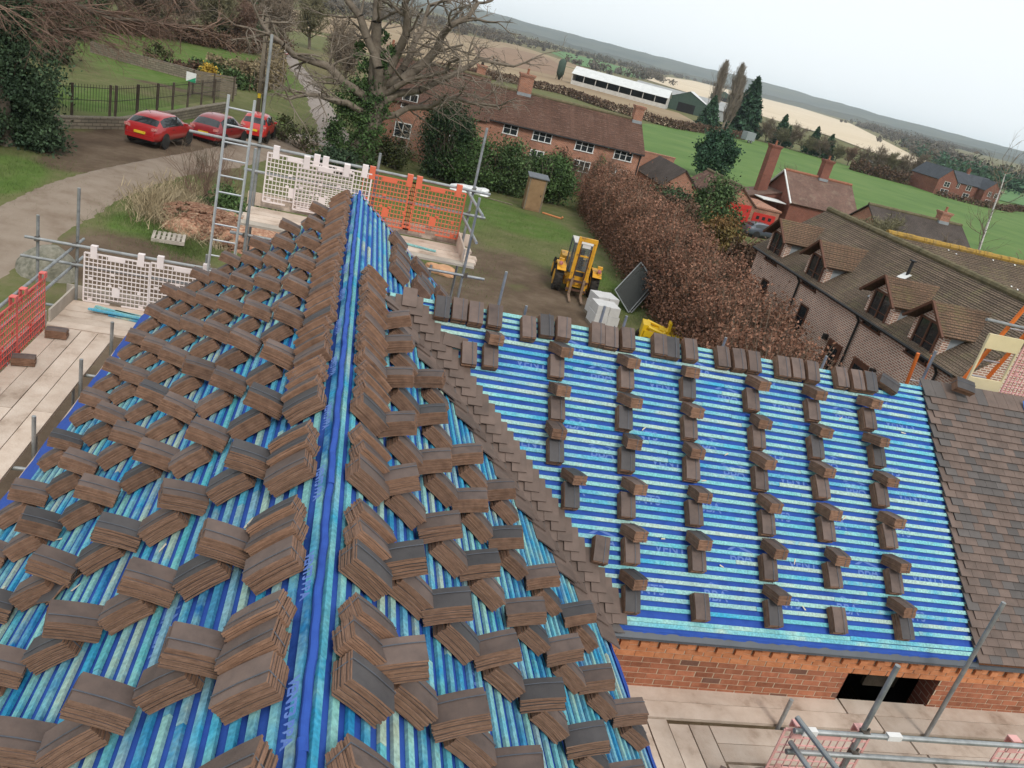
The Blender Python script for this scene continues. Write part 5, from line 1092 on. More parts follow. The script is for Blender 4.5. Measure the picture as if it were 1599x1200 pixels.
# old tiled roof behind the barn
ob = thing('house', 'old tiled roof with stubby brick chimney behind the barn', 'house', (43, 62, GB))
gable(ob, 41.6, 50.5, 58.6, 65.4, GB, 2.3, 4.5, 'X', 'old_brick', 'garage_tile', .25, 'moss_ridge'); chimney(ob, 48.6, 62, 4.0, 5.3, .9, .7, 'old_brick', 1)
gh = thing('greenhouse', 'small white-framed greenhouse among bare shrubs beyond the barn ridge', 'greenhouse', (50, 57, GB)); part('frame', MB().bb((48.5, 55.5, GB), (53, 58.5, 1.6)).prism([(48.5, 55.5, 1.6), (48.5, 58.5, 1.6), (48.5, 57, 2.7)], (4.5, 0, 0)), 'lead', gh, world_=True)
for i in range(6): part('glazing_bar', MB().bb((48.5 + i * .9 - .05, 55.46, GB), (48.5 + i * .9 + .05, 55.49, 1.6)).tube((48.5 + i * .9, 55.47, 1.62), (48.5 + i * .9, 57, 2.73), .05, n=4), 'white_paint', gh, world_=True)
# farm sheds
def farm(nm, label, loc, rz, L_, D_, eave, rid, build):
    t_ = thing(nm, label, 'shed', loc, rz); build(t_, L_, D_, eave, rid); return t_
def open_shed(t_, L_, D_, e, r):
    part('wall', MB().bb((-L_ / 2, -.1, 0), (L_ / 2, .1, 1.5)).bb((-L_ / 2, D_ - .2, 0), (L_ / 2, D_, e)).bb((L_ / 2 - .2, .1, 0), (L_ / 2, D_ - .2, e)).bb((-L_ / 2, .1, 0), (-L_ / 2 + .2, D_ - .2, e)), 'concrete', t_)
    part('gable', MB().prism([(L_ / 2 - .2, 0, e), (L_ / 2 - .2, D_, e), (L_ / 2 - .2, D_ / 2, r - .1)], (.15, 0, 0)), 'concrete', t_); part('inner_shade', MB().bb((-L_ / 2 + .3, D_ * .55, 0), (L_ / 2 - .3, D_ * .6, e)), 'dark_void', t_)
    for i in range(9): x = -L_ / 2 + L_ * i / 8; part('post', MB().bb((x - .12, -.14, 1.5), (x + .12, .1, e)), 'concrete', t_)
    for sgn, ya in ((0, -.6), (1, D_ + .6)):
        mb = MB(); roof_plane(mb, (-L_ / 2 - .4, ya, e - .15), (L_ / 2 + .4, ya, e - .15), (-L_ / 2 - .4, D_ / 2, r), (L_ / 2 + .4, D_ / 2, r), .08); part('roof', mb, 'shed_roof', t_)
farm('cattle_shed', 'long open-fronted cattle shed with white sheet roof and concrete walls', (91.5, 313, GB), R(-24), 37, 11, 4.0, 6.6, open_shed)
def closed_shed(wall, roofm):
    def f(t_, L_, D_, e, r):
        part('wall', MB().bb((-L_ / 2, 0, 0), (L_ / 2, D_, e)).prism([(-L_ / 2, 0, e), (L_ / 2, 0, e), (0, 0, r - .1)], (0, D_, 0)), wall, t_)
        for sx in (-1, 1): mb = MB(); roof_plane(mb, (sx * (L_ / 2 + .4), -.3, e - .2), (sx * (L_ / 2 + .4), D_ + .3, e - .2), (0, -.3, r), (0, D_ + .3, r), .08); part('roof', mb, roofm, t_)
        part('doorway', MB().bb((-L_ * .2, -.05, 0), (L_ * .2, -.01, e * .8)), 'dark_void', t_)
    return f
farm('farm_shed', 'dark green clad farm shed with white roof beside the tall poplars', (121, 318, GB), R(-24), 17, 24, 4.2, 8.0, closed_shed('green_sheet', 'shed_roof'))
farm('farm_shed', 'low grey-roofed shed directly behind the long white cattle shed', (108, 345, GB), R(-114), 22, 46, 4.0, 7.0, closed_shed('shed_grey', 'shed_grey'))
farm('farm_shed', 'distant grey farm shed among the pale straw fields', (330, 780, g1(330, 780)), R(-24), 24, 50, 5, 9.5, closed_shed('green_sheet', 'shed_grey'))
farm('farm_shed', 'low pale-roofed stable half hidden in the bare tree belt', (150, 222, GB), R(-24), 7, 16, 2.4, 3.8, closed_shed('wood_dark', 'shed_grey'))
sl_ = thing('silo', 'small dark green feed silo at the left end of the cattle shed', 'silo', (72.5, 333, GB)); part('tank', MB().lathe([(.3, 0), (1.3, 2.0), (1.5, 2.2), (1.5, 6.6), (.9, 7.6), (.2, 7.8)], (0, 0, 0), 'Z', 16), 'green_sheet', sl_, smooth=True); part('leg', MB().tube((1.2, 0, 0), (1.2, 0, 2.3), .1, n=5).tube((-1.2, 0, 0), (-1.2, 0, 2.3), .1, n=5), 'iron', sl_)
tr = thing('livestock_trailer', 'small grey livestock trailer standing in the green field by the poplars', 'trailer', (101, 214, GB + .1), R(20)); part('box', MB().bb((-1.6, -1, .6), (1.6, 1, 2.7)).bb((-1.4, -1.02, 1.8), (-.1, -1.005, 2.4)), 'lead', tr)
for sx in (-.5, .5): wheel(tr, (sx, -1.05, .35), .35, .2, 'Y')
# far brick house
fh = thing('house', 'two-storey red brick house with grey slate roof and white windows in the far field', 'house', (155, 197, GB))
gable(fh, 148.8, 163, 194, 201, GB, 3.3, 5.7, 'X', 'house_brick', 'slate', .3, None); gable(fh, 143.6, 149.2, 190.6, 202, GB, 3.2, 6.0, 'Y', 'house_brick', 'slate', .3, None); gable(fh, 158.5, 163.4, 191.5, 200, GB, 3.2, 5.5, 'Y', 'house_brick', 'slate', .3, None)
for x, y, z, w in ((146.4, 190.57, 2.1, 1.7), (146.4, 190.57, -.1 + .3, 2.3), (152.2, 193.97, 2.3, 1.1), (155.6, 193.97, 2.3, 1.5), (155.6, 193.97, .3, 1.9), (160.2, 191.47, 2.2, 1.0), (162.2, 191.47, 2.2, 1.0), (160.6, 191.47, .2, 1.6)): window(fh, (x, y, z), w, 1.3, (0, -1, 0), lights=2)
chimney(fh, 156.3, 197.5, 5.0, 6.8, .7, .6, 'house_brick', 1)
# garden walls, railings, pole, signs
def wall_path(name, pts, h, th, mat, label, cap=None):
    mb = MB()
    for a, b_ in zip(pts[:-1], pts[1:]):
        n = max(1, int(math.hypot(b_[0] - a[0], b_[1] - a[1]) / 1.2))
        for i in range(n):
            p = Vector((a[0] + (b_[0] - a[0]) * (i + .5) / n, a[1] + (b_[1] - a[1]) * (i + .5) / n, 0)); L_ = math.hypot(b_[0] - a[0], b_[1] - a[1]) / n; z = g1(p.x, p.y)
            mb.box((p.x, p.y, z + h / 2 - .15), (L_ + .004, th + .002 * (i % 3), h + .3 + rng.uniform(-.02, .03)), Matrix.Rotation(math.atan2(b_[1] - a[1], b_[0] - a[0]), 3, 'Z'))
    return solid(name, mb, mat, label, 'wall', uv=True)
GW = [(-16.5, 39.2), (-14.2, 41.0), (-11.5, 44.9), (-10.0, 51), (-8.6, 58.5)]
wall_path('garden_wall', GW, .55, .35, 'stone_wall', 'low mossy stone garden wall behind the parked red cars')
rl = thing('railing', 'rusty iron railing standing along the stone garden wall behind the cars', 'railing', (-11, 47, 0)); tot = 0
RW = [(-16.8, 40.0), (-14.6, 41.8), (-12.0, 45.6), (-10.5, 51.4), (-9.1, 58.5)]
for a, b_ in zip(RW[:-1], RW[1:]):
    L_ = math.hypot(b_[0] - a[0], b_[1] - a[1]); n = int(L_ / .16)
    za, zb = g1(*a), g1(*b_)
    for hz in (1.15, 1.75): part('rail', MB().tube((a[0], a[1], za + hz), (b_[0], b_[1], zb + hz), .018, n=4), 'iron', rl, world_=True)
    for i in range(n):
        t_ = i / n; x, y, z = a[0] + (b_[0] - a[0]) * t_, a[1] + (b_[1] - a[1]) * t_, za + (zb - za) * t_
        if i % 13 == 0: part('post', MB().box((x, y, z + .95), (.11, .11, 1.95)), 'wood_dark', rl, world_=True)
        else: part('bar', MB().tube((x, y, z + .6), (x, y, z + 1.9), .011, n=4), 'iron', rl, world_=True)
wall_path('garden_wall', [(-21, 72.5), (-17.5, 70.8), (-13.2, 69.6), (-9.3, 66.5)], .8, .3, 'stone_wall', 'stone wall dividing the upper and lower garden lawns')
fc = thing('slat_fence', 'weathered horizontal slat fence by the lane', 'fence', (-10.5, 63.5, 1.2))
for i in range(9): part('slat', MB().box((-10.2, 62.6, 1.5 + i * .17), (3.0, .03, .13), Matrix.Rotation(R(28), 3, 'Z')), 'pole_wood', fc, world_=True)
for i in (-1.4, 0, 1.4): part('post', MB().box((-10.2 + i * .88, 62.6 + i * .47, 2.1), (.1, .1, 1.7)), 'wood_dark', fc, world_=True)
tp = thing('telegraph_pole', 'weathered wooden telegraph pole behind the ladder', 'pole', (-6.7, 59, .85)); part('pole', MB().tube((0, 0, -.2), (-.05, 0, 6.6), .14, .11, n=10), 'pole_wood', tp, smooth=True); part('sign_plate', MB().bb((-.1, -.16, 1.6), (.1, -.14, 1.9)), 'plate_yellow', tp); part('stay', MB().tube((.25, .1, 0), (.1, 0, 5.4), .05, n=6), 'wood_dark', tp)
sg_ = thing('road_sign', 'small round white and red road sign where the lane bends away', 'sign', (-9.1, 101, 1.25)); part('post', MB().tube((0, 0, 0), (0, 0, 1.5), .05, n=6), 'steel', sg_); q = part('disc', MB().lathe([(.02, -.02), (.38, -.02), (.38, .02), (.02, .02)], (0, -.06, 1.5), 'Y', 20), 'sign_red', sg_); part('face', MB().lathe([(.02, -.012), (.29, -.012), (.29, .012), (.02, .012)], (0, -.08, 1.5), 'Y', 20), 'white_paint', q)
es = thing('notice_board', 'small green and white notice board on a post above the garden wall', 'sign', (-11.3, 60.5, 1.3), R(-20)); part('post', MB().tube((0, 0, 0), (0, 0, 1.5), .05, n=6), 'pole_wood', es); part('board', MB().bb((-.35, -.06, 1.0), (.35, -.02, 1.6)), 'white_paint', es); part('band', MB().prism([(-.3, -.075, 1.0), (.35, -.075, 1.0), (.35, -.075, 1.35)], (0, .012, 0)), 'sign_green', es)
gt2 = thing('field_gate', 'dark iron field gate leaning by the tan lane hedge', 'gate', (-11.6, 73.5, 1.3))
for i in range(5): part('bar', MB().tube((-12.6, 73.6, 1.55 + i * .22), (-10.8, 73.2, 1.5 + i * .22), .025, n=5), 'iron', gt2, world_=True)
part('brace', MB().tube((-12.6, 73.6, 1.5), (-10.8, 73.2, 2.4), .025, n=5), 'iron', gt2, world_=True); part('post', MB().bb((-10.75, 73.1, 1.2), (-10.6, 73.25, 2.6)), 'wood_dark', gt2, world_=True)
# ------------------------------------------------------------------ trees, hedges, shrubs
class Tree:
    def __init__(s, seed): s.r = random.Random(seed); s.seg = []
    def limb(s, p, q, r0, r1, n=7, wob=.08, sag=0):
        p, q = Vector(p), Vector(q); L_ = (q - p).length; pts = [p]; off = Vector((0, 0, 0))
        for i in range(1, n + 1):
            t_ = i / n; off += Vector((s.r.gauss(0, 1), s.r.gauss(0, 1), s.r.gauss(0, .7))) * wob * L_ / n ** .5 * .6
            pts.append(p.lerp(q, t_) + off * (1 if i < n else .6) + Vector((0, 0, sag * L_ * math.sin(math.pi * t_))))
        for i in range(n): s.seg.append((pts[i], pts[i + 1], r0 + (r1 - r0) * i / n, r0 + (r1 - r0) * (i + 1) / n))
        return pts
    def grow(s, p, d, L_, r, depth, nb=3, up=.15, spread=.75, shrink=.66, droop=0):
        d = d.normalized(); n = 3 if depth > 1 else 2; q = p; pts = [p]
        for i in range(n):
            d = (d + Vector((s.r.gauss(0, .2), s.r.gauss(0, .2), s.r.gauss(0, .14) + up * .25 - droop * .3))).normalized(); q2 = q + d * (L_ / n); s.seg.append((q, q2, r * (1 - .3 * i / n), r * (1 - .3 * (i + 1) / n))); q = q2; pts.append(q)
        if depth <= 0: return
        for i in range(nb):
            a = s.r.uniform(.35, 1); b_ = pts[min(n, max(1, int(a * n + .5)))]
            dd = (d + Vector((s.r.gauss(0, spread), s.r.gauss(0, spread), s.r.gauss(0, spread * .6) + up - droop))).normalized()
            s.grow(b_, dd, L_ * shrink * s.r.uniform(.7, 1.15), r * .52, depth - 1, nb, up, spread, shrink, droop)
    def build(s, root, mats=('bark', 'twig_brown'), thr=.045, crown_kind=None):
        A = [x for x in s.seg if x[2] >= thr]; B = [x for x in s.seg if x[2] < thr]
        for nm, lst, n, mt in (('trunk', A, 7, mats[0]), ('crown', B, 3, mats[1])):
            if lst: o = link(nm, twigmesh(nm, [x[0] for x in lst], [x[1] for x in lst], [x[2] for x in lst], [x[3] for x in lst], mt, n), root)
def cloud(c, rad, n, clumps=14, tight=.42, seed=0, shell=.55, floor=None):
    g_ = np.random.default_rng(seed); c = np.array(c, float); rad = np.array(rad, float)
    d = g_.normal(size=(clumps, 3)); d /= np.linalg.norm(d, axis=1)[:, None]; cc = d * (shell + (1 - shell) * g_.random((clumps, 1)) ** .6) * .86
    k = g_.integers(0, clumps, n); p = cc[k] + g_.normal(size=(n, 3)) * tight * g_.uniform(.5, 1.0, (clumps, 1))[k] * .6
    far_ = g_.random(n) < .10; p[far_] *= g_.uniform(1.0, 1.38, (far_.sum(), 1)); p = c + p * rad
    if floor is not None: p = p[p[:, 2] > floor]
    return p
def shrub(name, label, loc, rads, leafm, n=2500, size=.12, seed=1, cat='shrub', group=None, clumps=16, stems=10, stem_mat='twig_brown', zc=None, tight=.42):
    x, y = loc[:2]; z = g1(x, y) if len(loc) < 3 else loc[2]; o = thing(name, label, cat, (x, y, z), 0, group); r_ = random.Random(seed)
    pts = cloud((0, 0, zc if zc is not None else rads[2] * .85), rads, n, clumps, tight, seed, floor=.02)
    link('foliage', leafmesh('foliage', pts, size, leafm), o)
    if stems:
        P = [(r_.gauss(0, .12) * rads[0], r_.gauss(0, .12) * rads[1], 0) for _ in range(stems)]; Q = [(r_.gauss(0, .5) * rads[0], r_.gauss(0, .5) * rads[1], rads[2] * r_.uniform(.7, 1.7)) for _ in range(stems)]
        link('stems', twigmesh('stems', P, Q, .035, .012, stem_mat, 4), o)
    return o
def twigs(name, label, loc, rad, h, n, mat, seed, cat='shrub', group=None, r0=.014, lean=.35):
    x, y = loc[:2]; o = thing(name, label, cat, (x, y, g1(x, y)), 0, group); r_ = random.Random(seed); T_ = Tree(seed)
    for i in range(n):
        a = r_.uniform(0, 6.28); q = math.sqrt(r_.random()); p = Vector((rad[0] * q * math.cos(a) * .55, rad[1] * q * math.sin(a) * .55, 0)); d = Vector((math.cos(a) * lean * q, math.sin(a) * lean * q, 1))
        T_.grow(p, d, h * r_.uniform(.35, .6), r0, 2, 3, .35, .5, .62)
    T_.build(o, (mat, mat), 9); return o
# --- the big oak
ok = thing('oak_tree', 'huge bare oak with thick spreading limbs and an ivy-clad trunk in front of the cottages', 'tree', (.1, 56.7, 0)); T_ = Tree(3)
fork = Vector((.75, 0, 4.3)); tp_ = T_.limb((0, 0, -.3), fork, .78, .62, 6, .03)
limbs = [((-6.5, -.6, 7.6), .34), ((-3.2, 1.0, 11.5), .36), ((.2, .2, 14.5), .42), ((2.2, -1.2, 12.5), .36), ((7.2, -1.0, 11.6), .40), ((9.5, .6, 8.0), .28), ((8.8, -2.0, 5.6), .26), ((-4.0, -3.6, 3.3), .24), ((4.5, 2.8, 11), .30), ((5.5, -3.2, 8.2), .24)]
for (q, r0) in limbs:
    st_ = fork if q[2] > 7 else Vector((.3, 0, 3.1)); pts = T_.limb(st_ + Vector((rng.uniform(-.25, .25), rng.uniform(-.25, .25), rng.uniform(-.6, .4))), q, r0, r0 * .30, 8, .16, .06)
    for i in range(2, 9):
        for _ in range(2 if i < 8 else 3):
            d = Vector((pts[i] - pts[i - 1])).normalized() * .7 + Vector((T_.r.gauss(0, .7), T_.r.gauss(0, .7), T_.r.gauss(.05, .55)))
            T_.grow(pts[i], d, T_.r.uniform(1.4, 2.9) * (1.1 - .05 * i), r0 * .22, 3, 3, .02, .7, .66, .10 if q[0] > 3 else .02)
T_.build(ok, ('bark', 'bark_pale'), .05)
iv = [cloud((.2 + .12 * z, 0, z), (.95, .95, .7), 900, 12, .5, int(z * 10), .8) for z in np.arange(.3, 4.6, .55)]
iv += [cloud(Vector((.6, 0, 4.3)).lerp(Vector(q), t_), (.42, .42, .5), 420, 8, .5, int(t_ * 50) + i, .6) for i, (q, r) in enumerate(limbs[1:4]) for t_ in (.12, .25, .38)]
iv += [cloud((-.7, -.4, 1.6), (1.5, 1.3, 2.2), 4600, 26, .35, 77, .6), cloud((-.6, .2, 3.8), (1.5, 1.2, 1.4), 2600, 18, .4, 78, .6)]
link('ivy', leafmesh('ivy', np.concatenate(iv), .12, 'ivy_leaf'), ok)
# --- tree at the left edge
lt = thing('beech_tree', 'bare reddish-brown tree with long twiggy boughs overhanging the garden wall', 'tree', (-17.0, 40.2, 1.3)); T_ = Tree(8); top = Vector((.3, 0, 4.5)); T_.limb((0, 0, -.2), top, .5, .42, 5, .04)
for (q, r0) in [((7.6, 4.2, 5.2), .20), ((6.2, 1.2, 7.2), .22), ((4.0, -2.6, 7.6), .20), ((7.2, 6.6, 8.0), .18), ((1.5, .5, 12), .30), ((5.0, -.6, 4.6), .16), ((9.3, 8.6, 5.6), .16), ((2.5, -4, 9), .2), ((-3, 1, 10), .24), ((4.2, 8, 8), .18), ((3.2, -3.8, 5.6), .15)]:
    pts = T_.limb(top - Vector((0, 0, T_.r.uniform(0, 1.8))), q, r0, r0 * .25, 8, .14, .05)
    for i in range(2, 9):
        for _ in range(4): T_.grow(pts[i], Vector(pts[i] - pts[i - 1]).normalized() + Vector((T_.r.gauss(0, .6), T_.r.gauss(0, .6), T_.r.gauss(0, .4))), T_.r.uniform(1.0, 2.0), r0 * .2, 3, 3, -.02, .65, .68, .06)
T_.build(lt, ('bark', 'twig_red'), .045)
hy = thing('holly_tree', 'tall dark ivy-smothered holly at the corner of the garden wall', 'tree', (-13.6, 36.6, 1.25))
pts = np.concatenate([cloud((0, 0, 2.1), (2.0, 1.7, 2.5), 24000, 46, .3, 5, .65, .02), cloud((-1.7, 1.0, 4.0), (2.3, 1.9, 2.8), 23000, 46, .3, 6, .65, .02), cloud((.6, .8, .9), (1.6, 1.3, 1.2), 8000, 26, .35, 7, .6, .02)])
link('foliage', leafmesh('foliage', pts, .095, 'holly_leaf'), hy); link('trunk', twigmesh('trunk', [(0, 0, -.1), (-.2, .1, 2)], [(-.2, .1, 2), (-1.0, .5, 5.5)], [.3, .22], [.22, .1], 'bark', 8), hy)
# --- background woods at the left
def bare_proto(seed, h, mats, nb=4, depth=3, r0=.16, fat=1.0, fuzz=0):
    o = thing('bare_tree', 'x', 'tree'); T = Tree(seed); pts = T.limb((0, 0, -.2), (T.r.uniform(-.4, .4), T.r.uniform(-.4, .4), h * .42), r0, r0 * .7, 5, .05)
    for i in range(2, 6):
        for _ in range(5): T.grow(pts[i], Vector((T.r.gauss(0, .8), T.r.gauss(0, .8), T.r.uniform(.4, 1.2))), h * T.r.uniform(.16, .26), r0 * .36, depth, nb, .22, .55, .68)
    if fat > 1: T.seg = [(a, b_, max(c, .022 * fat), max(d, .018 * fat)) for a, b_, c, d in T.seg]
    if fuzz: tips = np.array([list(x[1]) for x in T.seg if x[2] < .06]); link('twigs', leafmesh('twigs', tips[nr.integers(0, len(tips), fuzz)] + nr.normal(size=(fuzz, 3)) * .30, .055, mats[1], 0, 16.0), o)
    T.build(o, mats, .06 if fat > 1 else .04); return o
def place(proto, used, loc, s, rz, label, group=None):
    o = copy_tree(proto) if used else proto; o.location = loc; o.scale = (s, s, s); o.rotation_euler = (0, 0, rz); tag(o, label, 'tree', group); return o
bp = [bare_proto(21, 9, ('bark', 'twig_brown')), bare_proto(22, 8, ('bark', 'twig_red')), bare_proto(23, 9, ('bark_pale', 'twig_olive')), bare_proto(24, 7, ('bark', 'twig_brown'), 4, 3, .10), bare_proto(25, 9, ('bark', 'twig_brown'), 4, 3, .22, 1.6, 2600), bare_proto(26, 8.5, ('bark', 'twig_olive'), 4, 3, .2, 1.6, 2600), bare_proto(27, 8, ('bark', 'twig_red'), 4, 3, .2, 1.3, 2800)]; used = [0] * 7
def bare(k, x, y, s, label, group=None): place(bp[k], used[k], (x, y, g1(x, y) - .1), s, rng.uniform(0, 6.2), label, group); used[k] = 1
for i, (x, y, s, k) in enumerate([(-29, 84, 1.0, 0), (-26, 90, 1.1, 2), (-23, 97, 1.0, 0), (-20, 100, .95, 3), (-17.5, 104, 1.05, 2), (-15, 107, .9, 1), (-32, 92, 1.2, 0), (-27, 102, 1.2, 1), (-22, 112, 1.2, 0), (-17, 117, 1.15, 2), (-13.5, 116, .9, 3), (-36, 80, 1.1, 2), (-31, 74, .9, 0), (-34, 66, 1.0, 1), (-12, 125, 1.1, 0), (-26, 72, .7, 3), (-40, 100, 1.3, 0), (-9, 135, 1.2, 2), (-4.5, 118, .9, 0), (-2.2, 104, .8, 3)]): bare((4, 6, 5, 4)[k], x, y, s, 'bare brown tree in the wood beyond the upper garden lawn', 'bare trees beyond the upper lawn')
for i, (x, y, rr_) in enumerate([(-24.5, 80, (2.0, 2.0, 3.6)), (-33, 86, (2.6, 2.4, 4.2)), (-16.0, 111, (2.8, 2.4, 2.6)), (-21, 63, (1.8, 1.6, 3.2))]): shrub('evergreen_tree', ('dark evergreen behind the left-hand boughs' if i in (0, 3) else 'dark evergreen at the back of the upper lawn'), (x, y), rr_, 'yew_leaf', 5000, .22, 40 + i, 'tree', 'evergreens around the upper lawn', 24)
sw = np.concatenate([cloud((x, y, g1(x, y) + .8), (2.4, 1.6, 1.3), 1500, 14, .5, i, .4) for i, (x, y) in enumerate([(-33 + 1.55 * k, 82 + 1.9 * k + 2 * math.sin(k)) for k in range(15)])])
tag(link('bramble_scrub', leafmesh('bramble_scrub', sw, .16, 'brown_leaf')), 'brown bramble scrub under the wood along the top of the lawn', 'scrub', None, 'stuff')
# lane hedges
def hedge(name, label, path, w, h, leafm, n, size, seed, cat='hedge', wob=.3, twm=None):
    g_ = np.random.default_rng(seed); P = np.array(path, float); sl2 = np.r_[0, np.cumsum(np.hypot(*np.diff(P, axis=0).T))]; t_ = g_.uniform(0, sl2[-1], n)
    px, py = np.interp(t_, sl2, P[:, 0]), np.interp(t_, sl2, P[:, 1]); dx, dy = np.gradient(np.interp(np.linspace(0, sl2[-1], 200), sl2, P[:, 0])), np.gradient(np.interp(np.linspace(0, sl2[-1], 200), sl2, P[:, 1])); ii = np.clip((t_ / sl2[-1] * 199).astype(int), 0, 199); L_ = np.hypot(dx, dy)[ii]; nx_, ny_ = -dy[ii] / L_, dx[ii] / L_
    bump = 1 + wob * (np.sin(t_ * 1.1 + seed) * .4 + np.sin(t_ * 2.9 + 1) * .35 + np.sin(t_ * 6.1 + 2) * .25)
    th = g_.uniform(0, np.pi, n); rad = 1 - .30 * g_.random(n) ** 2; lob = 1 + .16 * np.sin(t_ * 4.3 + th * 5) + .10 * np.sin(t_ * 9.7 - th * 8)
    c = np.sign(np.cos(th)) * np.abs(np.cos(th)) ** .55 * rad * w / 2 * lob; z = np.sin(th) ** .5 * rad * h * bump * (.92 + .08 * lob) * np.where(g_.random(n) < .55, 1, g_.random(n))
    z += g_.exponential(.07 * h, n) * (g_.random(n) < .12)
    x, y = px + nx_ * c, py + ny_ * c; o = thing(name, label, cat, (P[0, 0], P[0, 1], 0))
    me = leafmesh('foliage', np.stack([x, y, G(x, y) + z], 1), size, leafm); q = link('foliage', me, o); q.matrix_parent_inverse = rootmat(o).inverted()
    if twm:
        k = n // 14; j = g_.integers(0, n, k); A = np.stack([px[j] + nx_[j] * c[j] * .4, py[j] + ny_[j] * c[j] * .4, G(px[j], py[j]) + z[j] * .3], 1); B = np.stack([x[j], y[j], G(x[j], y[j]) + z[j] + g_.uniform(0, .35, k)], 1)
        q = link('stems', twigmesh('stems', A, B, .013, .006, twm, 3), o); q.matrix_parent_inverse = rootmat(o).inverted()
    return o
hedge('lane_hedge', 'clipped tan winter hedge along the left side of the lane', [(-12.3, 72), (-9.0, 71.5), (-8.2, 80), (-9.2, 92), (-11, 104)], 1.8, 2.0, 'hedge_tan', 16000, .16, 4, twm='twig_brown', wob=.1)
hedge('lane_hedge', 'dark green base of the garden hedge beside the tan clipped hedge', [(-13.5, 72.6), (-10, 70.2), (-9.0, 74)], 1.4, 1.3, 'privet_leaf', 5000, .16, 5)
shrub('forsythia', 'bright yellow flowering bush behind the garden wall', (-11.6, 69.2), (1.0, .8, .7), 'forsythia_leaf', 1600, .13, 9); shrub('privet_bush', 'olive green rounded bush on the upper lawn edge', (-16.4, 73.5), (1.1, .9, .9), 'olive_leaf', 1600, .14, 10); shrub('heather_bush', 'dull brown low bush next to the forsythia', (-13.6, 71.5), (1.2, .8, .7), 'brown_leaf', 1400, .14, 11)
# roadside shrubs in front of the lane
for i, (x, y, l) in enumerate([(-3.4, 55.5, 'thin grey-leaved shrub on the verge beside the third red car'), (-1.0, 52.0, 'dark bush at the foot of the ivy-clad oak'), (-4.8, 56.0, 'loose olive shrub between the telegraph pole and the oak')]): shrub('verge_shrub', l, (x, y), ((1.3, 1.0, .9), (1.2, 1.0, .8), (1.2, 1.0, .9))[i], ('olive_leaf', 'holly_leaf', 'olive_leaf')[i], (500, 2200, 450)[i], .14, 60 + i, stems=26)
twigs('bare_shrub', 'tall thicket of bare brown stems growing on the rubble bank by the ladder', (-5.6, 36.2), (1.5, 1.2), 2.6, 46, 'twig_red', 31); twigs('bare_shrub', 'thin bare stems in front of the middle red car', (-6.6, 39.4), (1.1, .9), 2.0, 26, 'twig_brown', 32)
shrub('ivy_mound', 'dark ivy mound at the foot of the bare stems on the rubble bank', (-5.0, 35.4), (1.1, .8, .55), 'ivy_leaf', 2200, .11, 33); shrub('ivy_mound', 'dark green bramble mound behind the ladder on the rubble bank', (-3.2, 34.4), (1.3, .8, .6), 'privet_leaf', 2200, .11, 34)
def tufts(name, label, spots, n, h, mat, seed, kind='stuff', lean=.5):
    g_ = np.random.default_rng(seed); S_ = np.array(spots, float); k = g_.integers(0, len(S_), n); x = S_[k, 0] + g_.normal(size=n) * S_[k, 2]; y = S_[k, 1] + g_.normal(size=n) * S_[k, 3]; z = G(x, y) - .02 + (S_[k, 4] if S_.shape[1] > 4 else 0)
    a = np.stack([x, y, z], 1); d = np.stack([g_.normal(size=n) * lean, g_.normal(size=n) * lean, np.ones(n)], 1) * (h * g_.uniform(.5, 1.3, n))[:, None]; s_ = np.stack([g_.normal(size=n), g_.normal(size=n), np.zeros(n)], 1); s_ /= np.linalg.norm(s_, axis=1)[:, None]; s_ *= h * .045
    v = np.stack([a - s_, a + s_, a + d * .6 + s_ * .6 + [0, 0, 0], a + d], 1).reshape(-1, 3)
    return tag(link(name, npmesh(name, v, np.arange(4 * n).reshape(n, 4), mat)), label, 'grass', None, kind)
tufts('dead_grass', 'pale dead grass tufts over the rubble bank and road verge', [(-7.2, 33.6, .5, .8), (-6.5, 34.8, .6, .7), (-5.6, 34.0, .7, .5, ), (-6.9, 32.4, .5, .7), (-5.2, 31.6, .7, .4), (-4.3, 35.6, .8, .5), (-5.8, 36.6, .9, .6)], 5200, .42, 'dead_grass', 3, lean=.6)
tufts('grass', 'short green grass on the verges and around the yard', [(-6.9, 31, .9, .9), (-12.4, 32.6, 1.2, 1.8), (10.5, 47, 2.5, 4), (5, 45, 3.5, 4), (13.2, 37, .9, 3.2), (-5.5, 30.3, .6, .6), (7, 53, 4, 3), (3.5, 37, 2, 3)], 42000, .13, 'grass_blade', 4, lean=.5)
# evergreen masses in front of the cottages
for i, (l, x, y, r_, lm, n) in enumerate([('tall dark yew standing in front of the left cottage', 6.3, 61.6, (2.1, 1.9, 2.9), 'yew_leaf', 14000), ('broad ivy-covered bush under the oak boughs before the left cottage', 2.6, 59.6, (1.5, 1.2, 1.2), 'olive_leaf', 3500), ('dark green ivy hedge bush before the first cottage window', 8.2, 61.0, (2.4, 1.6, 2.1), 'ivy_leaf', 11000), ('dark ivy-covered bush right behind the plywood box', 11.4, 61.2, (2.3, 1.5, 2.1), 'privet_leaf', 11000), ('rounded green ivy bush between plywood box and copper hedge', 14.4, 61.4, (2.2, 1.5, 2.0), 'ivy_leaf', 10000), ('low dark bush at the left foot of the cottage bushes', .6, 58.6, (1.2, 1.0, .7), 'olive_leaf', 2200)]): shrub('evergreen_bush', l, (x, y), r_, lm, int(n * 1.2), .12, 70 + i, 'shrub', None, 34, 60, 'bark_pale', tight=.36)
sn = shrub('snowy_bush', 'white-blossomed shrub beside the gable scaffold pole before the cottages', (9.0, 63.6), (1.3, .8, 1.5), 'sheet_white', 700, .16, 81, stems=30, stem_mat='bark_pale')
